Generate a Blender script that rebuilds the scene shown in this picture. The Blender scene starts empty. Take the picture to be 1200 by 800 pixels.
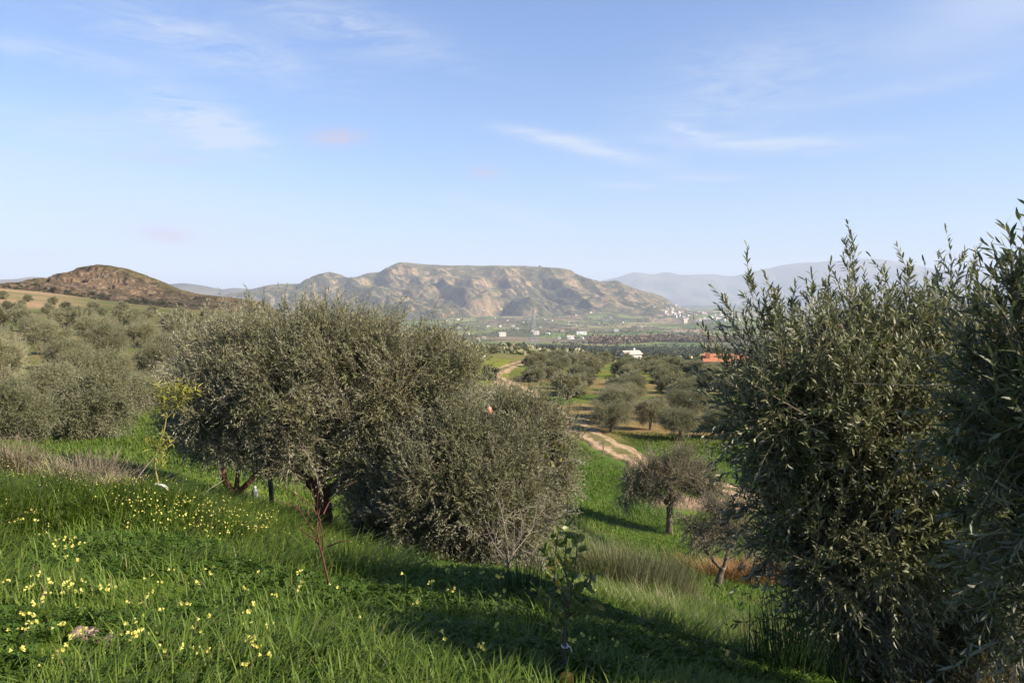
import bpy, math, random
import numpy as np
from mathutils import Vector

# ------------------------------------------------------------------ basics
F = 933.0                       # focal length in pixels of a 1200 px wide frame (28 mm)
HOR = 342.0                     # row of the horizon
TH = math.atan((400 - HOR) / F) # the camera looks down by this much
CT, ST = math.cos(TH), math.sin(TH)
COL = bpy.context.scene.collection
RNG = np.random.default_rng(7)
SUN_AZ, SUN_EL = math.radians(110), math.radians(33)
SUN_DIR = np.array([math.sin(SUN_AZ) * math.cos(SUN_EL), math.cos(SUN_AZ) * math.cos(SUN_EL), math.sin(SUN_EL)])


def ray(px, py):
    a, b = (px - 600) / F, (400 - py) / F
    d = np.array([a, CT + b * ST, -ST + b * CT])
    return d / d[1]


def wpt(px, py, Y):
    """point on the sight line of a pixel at forward distance Y"""
    return ray(px, py) * Y


def unit(v):
    return v / np.maximum(np.linalg.norm(v, axis=-1, keepdims=True), 1e-9)


def sstep(x, a, b):
    t = np.clip((np.asarray(x, float) - a) / (b - a), 0, 1)
    return t * t * (3 - 2 * t)


def _h(ix, iy, iz, seed):
    n = (ix.astype(np.int64) * 374761393 + iy.astype(np.int64) * 668265263 + iz.astype(np.int64) * 1442695041 + seed * 974711) & 0xFFFFFFFF
    n = ((n ^ (n >> 13)) * 1274126177) & 0xFFFFFFFF
    n = ((n ^ (n >> 16)) * 2246822519) & 0xFFFFFFFF
    return ((n ^ (n >> 15)) & 0xFFFFFF) / float(0xFFFFFF)


def vnoise(x, y, z=None, seed=0):
    x = np.asarray(x, float); y = np.asarray(y, float)
    z = np.zeros_like(x) if z is None else np.asarray(z, float)
    fx, fy, fz = np.floor(x), np.floor(y), np.floor(z)
    tx, ty, tz = x - fx, y - fy, z - fz
    tx = tx * tx * (3 - 2 * tx); ty = ty * ty * (3 - 2 * ty); tz = tz * tz * (3 - 2 * tz)
    r = 0
    for i in (0, 1):
        for j in (0, 1):
            for k in (0, 1):
                w = (tx if i else 1 - tx) * (ty if j else 1 - ty) * (tz if k else 1 - tz)
                r = r + w * _h(fx + i, fy + j, fz + k, seed)
    return r


def fbm(x, y, z=None, seed=0, oct=4, gain=.5, lac=2.03):
    a, s, t = 1.0, 0.0, 0.0
    for o in range(oct):
        f = lac ** o
        s = s + a * vnoise(x * f, y * f, None if z is None else z * f, seed + o * 17)
        t += a
        a *= gain
    return s / t


# ------------------------------------------------------------------ ground shape
KR = np.array([.5, 1.5, 3.5, 5, 7, 10, 14, 20, 30, 45, 70, 110, 170, 260, 400, 700, 1200, 2000, 3500, 5500, 9000, 20000, 40000], float)
TAB = {
    -300: [-1.62, -1.55, -1.35, -1.25, -1.2, -1.3, -1.8, -2.6, -3.6, -3.6, -3, -1.5, 0, 2, 6, 5, -5, -40, -90, -150, -200, -300, -500],
    0:    [-1.64, -1.64, -1.65, -1.72, -1.92, -2.2, -2.65, -3.3, -4.9, -5.1, -5.0, -4.7, -5.0, -4.6, 0.2, 3.5, -4, -40, -100, -150, -200, -300, -500],
    150:  [-1.65, -1.65, -1.67, -1.74, -1.95, -2.35, -3.0, -3.9, -5.3, -5.8, -5.7, -5.4, -6.0, -6.8, -6, -6, -22, -60, -120, -160, -200, -300, -500],
    300:  [-1.65, -1.65, -1.69, -1.88, -2.24, -2.9, -3.8, -4.8, -6.2, -7, -7.3, -7.4, -8.2, -10, -13, -18, -42, -80, -140, -165, -200, -300, -500],
    450:  [-1.65, -1.65, -1.72, -2.0, -2.5, -3.42, -4.5, -5.9, -7.6, -8.8, -9.4, -10.2, -11.3, -16, -30, -50, -85, -120, -150, -165, -200, -300, -500],
    600:  [-1.65, -1.66, -1.75, -2.02, -2.62, -3.75, -4.95, -6.6, -8.8, -9.95, -10.9, -12.6, -15.2, -20.5, -32, -50, -85, -120, -150, -165, -200, -300, -500],
    750:  [-1.65, -1.67, -1.80, -2.2, -2.95, -4.15, -5.35, -7.15, -9.4, -10.25, -11.1, -12.9, -16.2, -23.5, -38, -58, -90, -125, -150, -165, -200, -300, -500],
    900:  [-1.65, -1.68, -1.87, -2.35, -3.2, -4.5, -5.8, -7.6, -9.6, -10.5, -11.4, -13.2, -17, -24.5, -39, -60, -92, -125, -150, -165, -200, -300, -500],
    1050: [-1.65, -1.69, -1.92, -2.4, -3.2, -4.4, -5.7, -7.4, -9.3, -10.4, -11.5, -13.5, -17.5, -25, -40, -62, -95, -125, -150, -165, -200, -300, -500],
    1200: [-1.65, -1.69, -1.9, -2.3, -3.0, -4.0, -5.2, -6.9, -9.0, -10.3, -11.5, -13.8, -18, -26, -40, -62, -95, -125, -150, -165, -200, -300, -500],
    1500: [-1.65, -1.68, -1.8, -2.05, -2.5, -3.3, -4.3, -6, -8.5, -10, -11.8, -14, -18.5, -27, -42, -64, -95, -125, -150, -165, -200, -300, -500],
}
BACK = [-1.64, -1.6, -1.5, -1.45, -1.4, -1.4, -1.4, -1.5, -1.8, -2, -2.5, -3, -5, -8, -12, -20, -40, -60, -100, -150, -200, -300, -500]


def pchip(x, y, xi):
    h = np.diff(x); d = np.diff(y) / h
    m = np.zeros_like(y)
    for i in range(1, len(x) - 1):
        if d[i - 1] * d[i] > 0:
            w1, w2 = 2 * h[i] + h[i - 1], h[i] + 2 * h[i - 1]
            m[i] = (w1 + w2) / (w1 / d[i - 1] + w2 / d[i])
    m[0], m[-1] = d[0], d[-1]
    k = np.clip(np.searchsorted(x, xi) - 1, 0, len(x) - 2)
    t = (xi - x[k]) / h[k]
    return (y[k] * (2 * t**3 - 3 * t**2 + 1) + h[k] * m[k] * (t**3 - 2 * t**2 + t) + y[k + 1] * (-2 * t**3 + 3 * t**2) + h[k] * m[k + 1] * (t**3 - t**2))


LR = np.log(KR)
_li = np.linspace(LR[0], LR[-1], 900)
_cols = sorted(TAB)
_phi = [-math.pi, math.radians(-105)] + [math.atan((c - 600) / F) for c in _cols] + [math.radians(105), math.pi]
_tab = [BACK, TAB[-300]] + [TAB[c] for c in _cols] + [TAB[1500], BACK]
_tanrows = np.array([pchip(LR, np.array(r) / KR, _li) for r in _tab])
_pi = np.linspace(-math.pi, math.pi, 1441)
_LUT = np.array([pchip(np.array(_phi), _tanrows[:, k], _pi) for k in range(len(_li))])   # [r, phi]

# a small eroded bank that curves across the green slope
BANK = np.array([wpt(612, 545, 44), wpt(640, 582, 36), wpt(672, 606, 32), wpt(700, 628, 28.5), wpt(714, 650, 25.5), wpt(716, 668, 22.5)])[:, :2]


def seg_dist(x, y, poly):
    best = np.full(np.shape(x), 1e9); side = np.zeros(np.shape(x))
    for a, b in zip(poly[:-1], poly[1:]):
        d = b - a; L2 = d @ d
        t = np.clip(((x - a[0]) * d[0] + (y - a[1]) * d[1]) / L2, 0, 1)
        dx, dy = x - a[0] - t * d[0], y - a[1] - t * d[1]
        q = np.hypot(dx, dy)
        s = d[0] * dy - d[1] * dx
        side = np.where(q < best, s, side); best = np.minimum(best, q)
    return best, side


def ground(x, y):
    x = np.asarray(x, float); y = np.asarray(y, float)
    R = np.maximum(np.hypot(x, y), .5); ph = np.arctan2(x, y)
    u = np.clip((np.log(R) - LR[0]) / (LR[-1] - LR[0]) * 899, 0, 898.999)
    v = np.clip((ph + math.pi) / (2 * math.pi) * 1440, 0, 1439.999)
    i, j = u.astype(int), v.astype(int); fu, fv = u - i, v - j
    t = (_LUT[i, j] * (1 - fu) + _LUT[i + 1, j] * fu) * (1 - fv) + (_LUT[i, j + 1] * (1 - fu) + _LUT[i + 1, j + 1] * fu) * fv
    z = t * R
    z = z + .10 * sstep(R, 2, 6) * (fbm(x / 1.3, y / 1.3, seed=3, oct=3) - .5)
    z = z + .5 * sstep(R, 12, 45) * (fbm(x / 9, y / 9, seed=5, oct=3) - .5)
    z = z + 1.6 * sstep(R, 90, 300) * (fbm(x / 70, y / 70, seed=8, oct=3) - .5)
    z = z + 26 * sstep(R, 700, 2500) * (fbm(x / 700, y / 700, seed=9, oct=4) - .5)
    z = z + 55 * sstep(R, 2700, 4300) * (1 - sstep(R, 6500, 9000)) * (fbm(x / 620, y / 620, seed=10, oct=4) - .42)
    near = (R > 18) & (R < 50) & (np.abs(ph) < .5)
    if np.any(near):
        d, s = seg_dist(x, y, BANK)
        sd = np.where(s > 0, d, -d)
        bank = sstep(sd, -.45, .25) * (1 - sstep(sd, .4, 3.5))
        z = z + np.where(near, .34 * bank, 0)
    return z


def gz(x, y):
    return float(ground(np.array([x]), np.array([y]))[0])


def at(px, Y):
    """point of the ground under pixel column px at forward distance Y"""
    z = -Y * .3
    for _ in range(4):
        X = (px - 600) / F * (Y * CT - z * ST)
        z = gz(X, Y)
    return np.array([X, Y, z])


def hit(px, py, y0=1.5, y1=6000):
    d = ray(px, py)
    ys = np.exp(np.linspace(math.log(y0), math.log(y1), 4000))
    g = ground(d[0] * ys, ys) - d[2] * ys
    k = np.argmax(g > 0)
    return np.array([d[0] * ys[k], ys[k], d[2] * ys[k]])


# ------------------------------------------------------------------ mesh building
class MB:
    def __init__(self):
        self.v, self.f, self.n = [], [], 0      # faces: (index array (m,k), material index)

    def add(self, V, faces, mat=0):
        V = np.asarray(V, float).reshape(-1, 3)
        self.v.append(V)
        for fc in (faces if isinstance(faces, list) else [faces]):
            self.f.append((np.asarray(fc, np.int64) + self.n, mat))
        self.n += len(V)

    def mesh(self, name, mats, smooth=False, color=None):
        me = bpy.data.meshes.new(name)
        V = np.concatenate(self.v) if self.v else np.zeros((0, 3))
        me.vertices.add(len(V)); me.vertices.foreach_set('co', V.astype(np.float32).ravel())
        nl = sum(f.size for f, _ in self.f); npoly = sum(len(f) for f, _ in self.f)
        me.loops.add(nl); me.polygons.add(npoly)
        me.loops.foreach_set('vertex_index', np.concatenate([f.ravel() for f, _ in self.f]).astype(np.int32))
        tot = np.concatenate([np.full(len(f), f.shape[1]) for f, _ in self.f])
        me.polygons.foreach_set('loop_start', np.concatenate([[0], np.cumsum(tot)[:-1]]).astype(np.int32))
        me.polygons.foreach_set('material_index', np.concatenate([np.full(len(f), m) for f, m in self.f]).astype(np.int32))
        me.polygons.foreach_set('use_smooth', np.full(npoly, smooth, dtype=bool))
        for m in mats:
            me.materials.append(m)
        if color is not None:
            a = me.color_attributes.new('Col', 'FLOAT_COLOR', 'POINT')
            a.data.foreach_set('color', np.concatenate([color, np.ones((len(color), 1))], 1).astype(np.float32).ravel())
        me.update(calc_edges=True)
        return me

    def build(self, name, mats, parent=None, loc=None, smooth=False, color=None):
        mats = mats if isinstance(mats, list) else [mats]
        o = bpy.data.objects.new(name, self.mesh(name, mats, smooth, color))
        COL.objects.link(o)
        if loc is not None:
            o.location = loc
        if parent is not None:
            o.parent = parent
        return o


def tag(o, label=None, cat=None, group=None, kind=None):
    if label: o['label'] = label
    if cat: o['category'] = cat
    if group: o['group'] = group
    if kind: o['kind'] = kind
    return o


def empty(name, loc, rz=0.0, s=1.0):
    o = bpy.data.objects.new(name, None)
    COL.objects.link(o)
    o.location = loc; o.rotation_euler = (0, 0, rz); o.scale = (s, s, s)
    o.empty_display_size = .2
    return o


def copy_tree(o, loc, rz=0.0, scale=(1, 1, 1)):
    c = o.copy(); COL.objects.link(c)
    c.location = loc; c.rotation_euler = (0, 0, rz); c.scale = scale
    for ch in o.children:
        d = ch.copy(); COL.objects.link(d); d.parent = c
        for g in ch.children:
            e = g.copy(); COL.objects.link(e); e.parent = d
    return c


def frames(t):
    up = np.where(np.abs(t[..., 2:3]) > .9, np.array([1., 0, 0]), np.array([0, 0, 1.]))
    a = unit(np.cross(t, up)); b = np.cross(t, a)
    return a, b


def tubes(mb, P, r, k=3, mat=0, cap=False):
    """P (N,M,3) centre lines, r (N,M) radii: N tubes of k sides"""
    P = np.asarray(P, float); r = np.asarray(r, float)
    if P.ndim == 2:
        P = P[None]; r = r[None]
    N, M, _ = P.shape
    T = np.empty_like(P)
    T[:, 1:-1] = P[:, 2:] - P[:, :-2]; T[:, 0] = P[:, 1] - P[:, 0]; T[:, -1] = P[:, -1] - P[:, -2]
    T = unit(T)
    # one frame per tube carried along, so rings do not twist
    a0, _ = frames(unit(P[:, -1] - P[:, 0]))
    a = unit(a0[:, None, :] - T * np.sum(a0[:, None, :] * T, -1, keepdims=True)); b = np.cross(T, a)
    th = np.arange(k) * 2 * math.pi / k
    V = P[:, :, None, :] + r[:, :, None, None] * (a[:, :, None, :] * np.cos(th)[None, None, :, None] + b[:, :, None, :] * np.sin(th)[None, None, :, None])
    n = np.arange(N)[:, None, None] * (M * k); m = np.arange(M - 1)[None, :, None] * k; j = np.arange(k)[None, None, :]
    j2 = (j + 1) % k
    f = np.stack(np.broadcast_arrays(n + m + j, n + m + j2, n + m + k + j2, n + m + k + j), -1).reshape(-1, 4)
    mb.add(V.reshape(-1, 3), f, mat)
    if cap:
        c = (np.arange(N)[:, None] * (M * k) + (M - 1) * k + np.arange(k)[None]) - N * M * k
        mb.f.append((c + mb.n, mat))


def curve(pts, n=9):
    """smooth polyline through the given points (Catmull-Rom)"""
    p = np.asarray(pts, float)
    p = np.vstack([2 * p[0] - p[1], p, 2 * p[-1] - p[-2]])
    out = []
    for i in range(1, len(p) - 2):
        for t in np.linspace(0, 1, n, endpoint=False):
            a, b, c, d = p[i - 1], p[i], p[i + 1], p[i + 2]
            out.append(.5 * (2 * b + (c - a) * t + (2 * a - 5 * b + 4 * c - d) * t * t + (3 * b - a - 3 * c + d) * t**3))
    out.append(p[-2])
    return np.array(out)


def limb(mb, pts, r0, r1, k=8, rough=.12, rng=RNG, flare=0.0, n=7, mat=0):
    c = curve(pts, n)
    s = np.linspace(0, 1, len(c))
    r = r0 + (r1 - r0) * s
    r = r * (1 + rough * (rng.random(len(c)) - .5) * 2) + flare * r0 * np.exp(-s * 9)
    tubes(mb, c, r, k, mat, cap=True)
    return c


# ---- leaves
def leaf_faces(mb, B, D, Nn, L, W, style='diamond', mat=0, bend=.12):
    """leaves with base B, direction D and upper-side normal Nn"""
    n = len(B)
    D = unit(D); Nn = unit(Nn - D * np.sum(Nn * D, -1, keepdims=True)); Wv = np.cross(D, Nn)
    L = np.broadcast_to(L, (n,))[:, None]; W = np.broadcast_to(W, (n,))[:, None] * .5
    i = np.arange(n)[:, None]
    if style == 'diamond':
        m = B + D * L * .45 + Nn * L * .03
        V = np.stack([B, m + Wv * W, B + D * L - Nn * L * bend, m - Wv * W], 1)
        mb.add(V.reshape(-1, 3), np.concatenate([i * 4 + [[0, 1, 2]], i * 4 + [[0, 2, 3]]]), mat)
    elif style == 'lance':
        c1 = B + D * L * .3 + Nn * L * .02; c2 = B + D * L * .68 - Nn * L * bend * .35
        V = np.stack([B, c1 + Wv * W * .9 + Nn * W * .25, c1 - Wv * W * .9 + Nn * W * .25, c2 + Wv * W * .8 + Nn * W * .2, c2 - Wv * W * .8 + Nn * W * .2, B + D * L - Nn * L * bend], 1)
        mb.add(V.reshape(-1, 3), [np.concatenate([i * 6 + [[0, 1, 2]], i * 6 + [[3, 5, 4]]]), i * 6 + [[1, 3, 4, 2]]], mat)
    elif style == 'oval':
        c0 = B + D * L * .14; c1 = B + D * L * .38; c2 = B + D * L * .72 - Nn * L * bend * .4; t = B + D * L - Nn * L * bend
        q = Nn * W * .3
        V = np.stack([B, c0 + Wv * W * .55 + q, c0 - Wv * W * .55 + q, c1 + Wv * W + q, c1 - Wv * W + q, c2 + Wv * W * .8 + q, c2 - Wv * W * .8 + q, t, c1, c2], 1)
        mb.add(V.reshape(-1, 3), [np.concatenate([i * 10 + [[0, 1, 2]]]),
                                  np.concatenate([i * 10 + [[1, 3, 8]], i * 10 + [[1, 8, 2]], i * 10 + [[2, 8, 4]], i * 10 + [[5, 7, 9]], i * 10 + [[9, 7, 6]]]),
                                  np.concatenate([i * 10 + [[3, 5, 9, 8]], i * 10 + [[8, 9, 6, 4]]])], mat)


def rsphere(rng, n):
    return unit(rng.normal(size=(n, 3)))


def make_twigs(rng, lumps, n, length, up=.5, shell=.55, out=.7, jit=.45, gap=.42, gapf=1.0, lo=-1.0, clump=11, tight=.30):
    """lumps: list of (centre, radii). Twig bases, directions, lengths; the twigs stand in bundles, as on real branchlets"""
    C = np.array([l[0] for l in lumps], float); Rr = np.array([l[1] for l in lumps], float)
    w = (Rr[:, 0] * Rr[:, 1] * Rr[:, 2]) ** (2 / 3); w = w / w.sum()
    nc = max(8, int(n / clump)); N = int(nc * 3)
    i = rng.choice(len(lumps), N, p=w)
    d = rsphere(rng, N)
    rad = shell + (1.04 - shell) * np.sqrt(rng.random(N))
    P = C[i] + d * Rr[i] * rad[:, None]
    q = np.min(np.linalg.norm((P[:, None, :] - C[None]) / Rr[None], axis=2), axis=1)
    keep = (q > shell * .85) | (rng.random(N) < .30)
    s = float(np.mean(Rr)) * .8 * gapf
    nz = fbm(P[:, 0] / s, P[:, 1] / s, P[:, 2] / s, seed=int(rng.integers(1000)), oct=2)
    keep &= (nz > gap) | (rng.random(N) < .15)
    P, d = P[keep][:nc], d[keep][:nc]
    hr_ = np.clip((P[:, 2] - P[:, 2].min()) / max(np.ptp(P[:, 2]), .01), 0, 1)
    D0 = unit(d * out + np.array([0, 0, up]) * (1.5 * hr_ - .35)[:, None] + rng.normal(size=(len(P), 3)) * jit)
    ls = rng.uniform(.65, 1.25, len(P))
    k = rng.integers(int(clump * .6), int(clump * 1.5) + 1, len(P))
    idx = np.repeat(np.arange(len(P)), k)
    m = len(idx); ml = (length[0] + length[1]) / 2
    B = P[idx] + rng.normal(size=(m, 3)) * ml * tight * .6 + D0[idx] * (rng.random((m, 1)) - .6) * ml * .7
    D = unit(D0[idx] + rng.normal(size=(m, 3)) * .48)
    D[:, 2] -= .25 * (1 - hr_[idx]) * rng.random(m)
    return B, unit(D), rng.uniform(length[0], length[1], m) * ls[idx]


def twig_side(P, D):
    """sideways bow of each twig, fixed by where it stands"""
    a, b = frames(D)
    return a * (np.sin(P[:, 0] * 91.7 + P[:, 2] * 57.3) * .26)[:, None] + b * (np.sin(P[:, 1] * 73.1 + P[:, 2] * 41.9) * .20)[:, None]


def twig_bend(D, c):
    return c * np.clip(D[:, 2] * 2.6 - .55, -1.6, 1.3)


def leaves_on(mb, rng, P, D, L, per, ll, lw, style, mat=0, curve_up=.15, ang=(.45, 1.05), pairs=True, bend=.12):
    n = len(P); cu = twig_bend(D, curve_up)[:, None]
    a, b = frames(D)
    s = np.tile(np.linspace(.12, 1, per), (n, 1)) + rng.normal(size=(n, per)) * .02
    j = np.arange(per)
    base_ang = rng.uniform(0, 6.28, (n, 1))
    th = base_ang + (j // 2) * (math.pi / 2) + (j % 2) * math.pi + rng.normal(size=(n, per)) * .35
    sd = twig_side(P, D)[:, None, :]
    pos = P[:, None, :] + D[:, None, :] * (L[:, None] * s)[..., None] + sd * (L[:, None] * s * s)[..., None] + np.array([0, 0, 1.]) * (cu * L[:, None] * s * s)[..., None]
    t = unit(D[:, None, :] + sd * (2 * s)[..., None] + np.array([0, 0, 1.]) * (2 * cu * s)[..., None])
    perp = a[:, None, :] * np.cos(th)[..., None] + b[:, None, :] * np.sin(th)[..., None]
    an = rng.uniform(ang[0], ang[1], (n, per))[..., None] * (1 - .45 * s[..., None] ** 3)
    dr = t * np.cos(an) + perp * np.sin(an)
    nn = t * np.sin(an) - perp * np.cos(an) + rng.normal(size=(n, per, 3)) * .25
    size = rng.uniform(.72, 1.15, (n, per)) * (1 - .35 * np.clip(s - .7, 0, 1))
    leaf_faces(mb, pos.reshape(-1, 3), dr.reshape(-1, 3), nn.reshape(-1, 3), (ll * size).ravel(), (lw * size).ravel(), style, mat, bend)


def twig_stems(mb, P, D, L, r, mat, curve_up=.15):
    s = np.array([0, .5, 1.])
    pts = P[:, None, :] + D[:, None, :] * (L[:, None] * s)[..., None] + twig_side(P, D)[:, None, :] * (L[:, None] * s * s)[..., None] + np.array([0, 0, 1.]) * (twig_bend(D, curve_up)[:, None] * L[:, None] * s * s)[..., None]
    tubes(mb, pts, np.tile(np.array([1, .75, .3]) * r, (len(P), 1)), 3, mat)


# ------------------------------------------------------------------ materials
def new_mat(name):
    m = bpy.data.materials.new(name); m.use_nodes = True
    nt = m.node_tree
    for n in list(nt.nodes):
        nt.nodes.remove(n)
    out = nt.nodes.new('ShaderNodeOutputMaterial')
    return m, nt, out


def N(nt, kind, **kw):
    n = nt.nodes.new(kind)
    for k, v in kw.items():
        if k.startswith('i_'):
            n.inputs[k[2:].replace('_', ' ')].default_value = v
        else:
            setattr(n, k, v)
    return n


def mixc(nt, fac, a, b, mode='MIX'):
    m = nt.nodes.new('ShaderNodeMix'); m.data_type = 'RGBA'; m.blend_type = mode
    for sock, val in ((m.inputs[0], fac), (m.inputs[6], a), (m.inputs[7], b)):
        if isinstance(val, bpy.types.NodeSocket):
            nt.links.new(val, sock)
        elif isinstance(val, (int, float)):
            sock.default_value = val
        else:
            sock.default_value = (*val, 1)
    return m.outputs[2]


def ramp(nt, val, lo, hi):
    m = N(nt, 'ShaderNodeMapRange'); m.inputs[1].default_value = lo; m.inputs[2].default_value = hi
    nt.links.new(val, m.inputs[0])
    return m.outputs[0]


def math_(nt, op, a, b=0.0, c=0.0):
    m = N(nt, 'ShaderNodeMath', operation=op)
    for i, v in enumerate((a, b, c)):
        if isinstance(v, bpy.types.NodeSocket):
            nt.links.new(v, m.inputs[i])
        else:
            m.inputs[i].default_value = v
    return m.outputs[0]


def noise(nt, scale, detail=3, rough=.55, vec=None, dist=0.0):
    n = N(nt, 'ShaderNodeTexNoise'); n.inputs['Scale'].default_value = scale; n.inputs['Detail'].default_value = detail
    n.inputs['Roughness'].default_value = rough; n.inputs['Distortion'].default_value = dist
    if vec is not None:
        nt.links.new(vec, n.inputs['Vector'])
    return n.outputs['Fac']


def position(nt):
    return N(nt, 'ShaderNodeNewGeometry').outputs['Position']


def objco(nt):
    return N(nt, 'ShaderNodeTexCoord').outputs['Object']


def leaf_mat(name, top, top2, under=None, rough=.5, trans=.25, spec=.4, sick=None):
    """two-sided leaf: darker upper side, paler underside, colour wandering from leaf to leaf and tree to tree"""
    m, nt, out = new_mat(name)
    g = N(nt, 'ShaderNodeNewGeometry')
    oi = N(nt, 'ShaderNodeObjectInfo')
    c = mixc(nt, g.outputs['Random Per Island'], top, top2)
    if sick is not None:
        f = math_(nt, 'GREATER_THAN', g.outputs['Random Per Island'], sick[0])
        c = mixc(nt, f, c, sick[1])
    if under is not None:
        f = math_(nt, 'MULTIPLY', g.outputs['Backfacing'], 1.0)
        c = mixc(nt, f, c, under)
    hsv = N(nt, 'ShaderNodeHueSaturation')
    nt.links.new(c, hsv.inputs['Color'])
    nt.links.new(ramp(nt, oi.outputs['Random'], -.35, 1.45), hsv.inputs['Value'])
    hsv.inputs['Value'].default_value = 1
    v = math_(nt, 'MULTIPLY_ADD', oi.outputs['Random'], .50, .74)
    nt.links.new(v, hsv.inputs['Value'])
    h = math_(nt, 'MULTIPLY_ADD', oi.outputs['Random'], -.025, .512)
    nt.links.new(h, hsv.inputs['Hue'])
    p = N(nt, 'ShaderNodeBsdfPrincipled'); p.inputs['Roughness'].default_value = rough
    p.inputs['Specular IOR Level'].default_value = spec
    nt.links.new(hsv.outputs[0], p.inputs['Base Color'])
    t = N(nt, 'ShaderNodeBsdfTranslucent')
    tc = mixc(nt, 1.0, hsv.outputs[0], (1.0, 1.15, .55), 'MULTIPLY')
    nt.links.new(tc, t.inputs['Color'])
    mx = N(nt, 'ShaderNodeMixShader'); mx.inputs[0].default_value = trans
    nt.links.new(p.outputs[0], mx.inputs[1]); nt.links.new(t.outputs[0], mx.inputs[2])
    nt.links.new(mx.outputs[0], out.inputs['Surface'])
    return m


def rough_mat(name, c1, c2, scale=8, rough=.9, bump=.0, bscale=None, stretch=None, spec=.2, c3=None):
    m, nt, out = new_mat(name)
    vec = objco(nt)
    if stretch:
        mp = N(nt, 'ShaderNodeMapping'); mp.inputs['Scale'].default_value = stretch
        nt.links.new(vec, mp.inputs['Vector']); vec = mp.outputs[0]
    n1 = noise(nt, scale, 5, .62, vec)
    c = mixc(nt, ramp(nt, n1, .32, .68), c1, c2)
    if c3 is not None:
        c = mixc(nt, ramp(nt, noise(nt, scale * .35, 3, .6, vec), .5, .66), c, c3)
    p = N(nt, 'ShaderNodeBsdfPrincipled'); p.inputs['Roughness'].default_value = rough
    p.inputs['Specular IOR Level'].default_value = spec
    nt.links.new(c, p.inputs['Base Color'])
    if bump:
        b = N(nt, 'ShaderNodeBump'); b.inputs['Strength'].default_value = bump; b.inputs['Distance'].default_value = .02
        nt.links.new(noise(nt, bscale or scale * 2, 5, .65, vec), b.inputs['Height'])
        nt.links.new(b.outputs[0], p.inputs['Normal'])
    nt.links.new(p.outputs[0], out.inputs['Surface'])
    return m


def ground_mat(name, layers, bump=.5, bd=.05):
    """colour attribute of the ground broken up by several sizes of noise"""
    m, nt, out = new_mat(name)
    at_ = N(nt, 'ShaderNodeAttribute', attribute_name='Col')
    pos = position(nt)
    c = at_.outputs['Color']
    for sc, amt in layers:
        f = ramp(nt, noise(nt, sc, 4, .6, pos), .3, .7)
        dark = mixc(nt, 1.0, c, (1 - amt,) * 3, 'MULTIPLY'); lite = mixc(nt, 1.0, c, (1 + amt, 1 + amt * .95, 1 + amt * .8), 'MULTIPLY')
        c = mixc(nt, f, dark, lite)
    p = N(nt, 'ShaderNodeBsdfPrincipled'); p.inputs['Roughness'].default_value = .95; p.inputs['Specular IOR Level'].default_value = .1
    nt.links.new(c, p.inputs['Base Color'])
    b = N(nt, 'ShaderNodeBump'); b.inputs['Strength'].default_value = bump; b.inputs['Distance'].default_value = bd
    nt.links.new(noise(nt, layers[0][0], 6, .65, pos), b.inputs['Height']); nt.links.new(b.outputs[0], p.inputs['Normal'])
    nt.links.new(p.outputs[0], out.inputs['Surface'])
    return m


M = {}
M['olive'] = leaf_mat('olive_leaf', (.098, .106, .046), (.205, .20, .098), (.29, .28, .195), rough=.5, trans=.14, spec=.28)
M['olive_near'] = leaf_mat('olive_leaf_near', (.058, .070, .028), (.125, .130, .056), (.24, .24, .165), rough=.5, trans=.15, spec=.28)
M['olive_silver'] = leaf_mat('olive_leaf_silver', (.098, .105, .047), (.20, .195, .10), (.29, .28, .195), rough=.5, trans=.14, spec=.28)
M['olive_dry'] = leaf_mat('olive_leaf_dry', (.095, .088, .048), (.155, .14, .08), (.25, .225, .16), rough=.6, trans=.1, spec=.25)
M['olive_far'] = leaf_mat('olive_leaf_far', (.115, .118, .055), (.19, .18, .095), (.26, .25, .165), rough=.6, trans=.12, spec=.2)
M['citrus'] = leaf_mat('citrus_leaf', (.06, .09, .018), (.13, .15, .032), (.12, .15, .05), rough=.42, trans=.28, spec=.35, sick=(.82, (.22, .18, .035)))
M['yellow_leaf'] = leaf_mat('yellowing_leaf', (.30, .27, .035), (.42, .36, .05), (.34, .3, .08), rough=.55, trans=.3)
M['grass'] = leaf_mat('grass_blade', (.060, .105, .012), (.125, .175, .028), rough=.55, trans=.3, spec=.22, sick=(.965, (.16, .14, .065)))
M['grass_far'] = leaf_mat('slope_grass', (.058, .104, .012), (.115, .160, .024), rough=.6, trans=.3, spec=.15, sick=(.95, (.17, .155, .06)))
M['clover'] = leaf_mat('clover_leaf', (.042, .086, .008), (.090, .138, .016), (.09, .13, .025), rough=.55, trans=.3, spec=.2)
M['petal'] = leaf_mat('yellow_petal', (.55, .50, .11), (.66, .61, .19), rough=.6, trans=.3, spec=.15)
M['flower_stem'] = rough_mat('flower_stem', (.10, .17, .03), (.14, .2, .05), 20)
M['drygrass'] = leaf_mat('dry_grass', (.17, .14, .085), (.30, .25, .15), rough=.8, trans=.2, spec=.15)
M['greygrass'] = leaf_mat('grey_green_grass', (.13, .135, .07), (.24, .225, .13), rough=.8, trans=.2, spec=.15)
M['rushes'] = leaf_mat('rush_blade', (.018, .045, .014), (.045, .075, .025), rough=.5, trans=.15, spec=.3)
M['rust'] = leaf_mat('rusty_dry_leaf', (.15, .085, .035), (.24, .14, .065), rough=.8, trans=.15, spec=.1)
M['twigs'] = rough_mat('dry_twigs', (.13, .095, .07), (.24, .19, .15), 25)
M['palewood'] = rough_mat('pale_twigs', (.15, .125, .10), (.24, .205, .165), 25)
M['redwood'] = rough_mat('reddish_twigs', (.055, .026, .019), (.10, .045, .03), 30)
M['bark'] = rough_mat('olive_bark', (.085, .062, .045), (.21, .165, .125), 9, .95, .9, 16, (1, 1, .35), c3=(.045, .035, .028))
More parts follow.
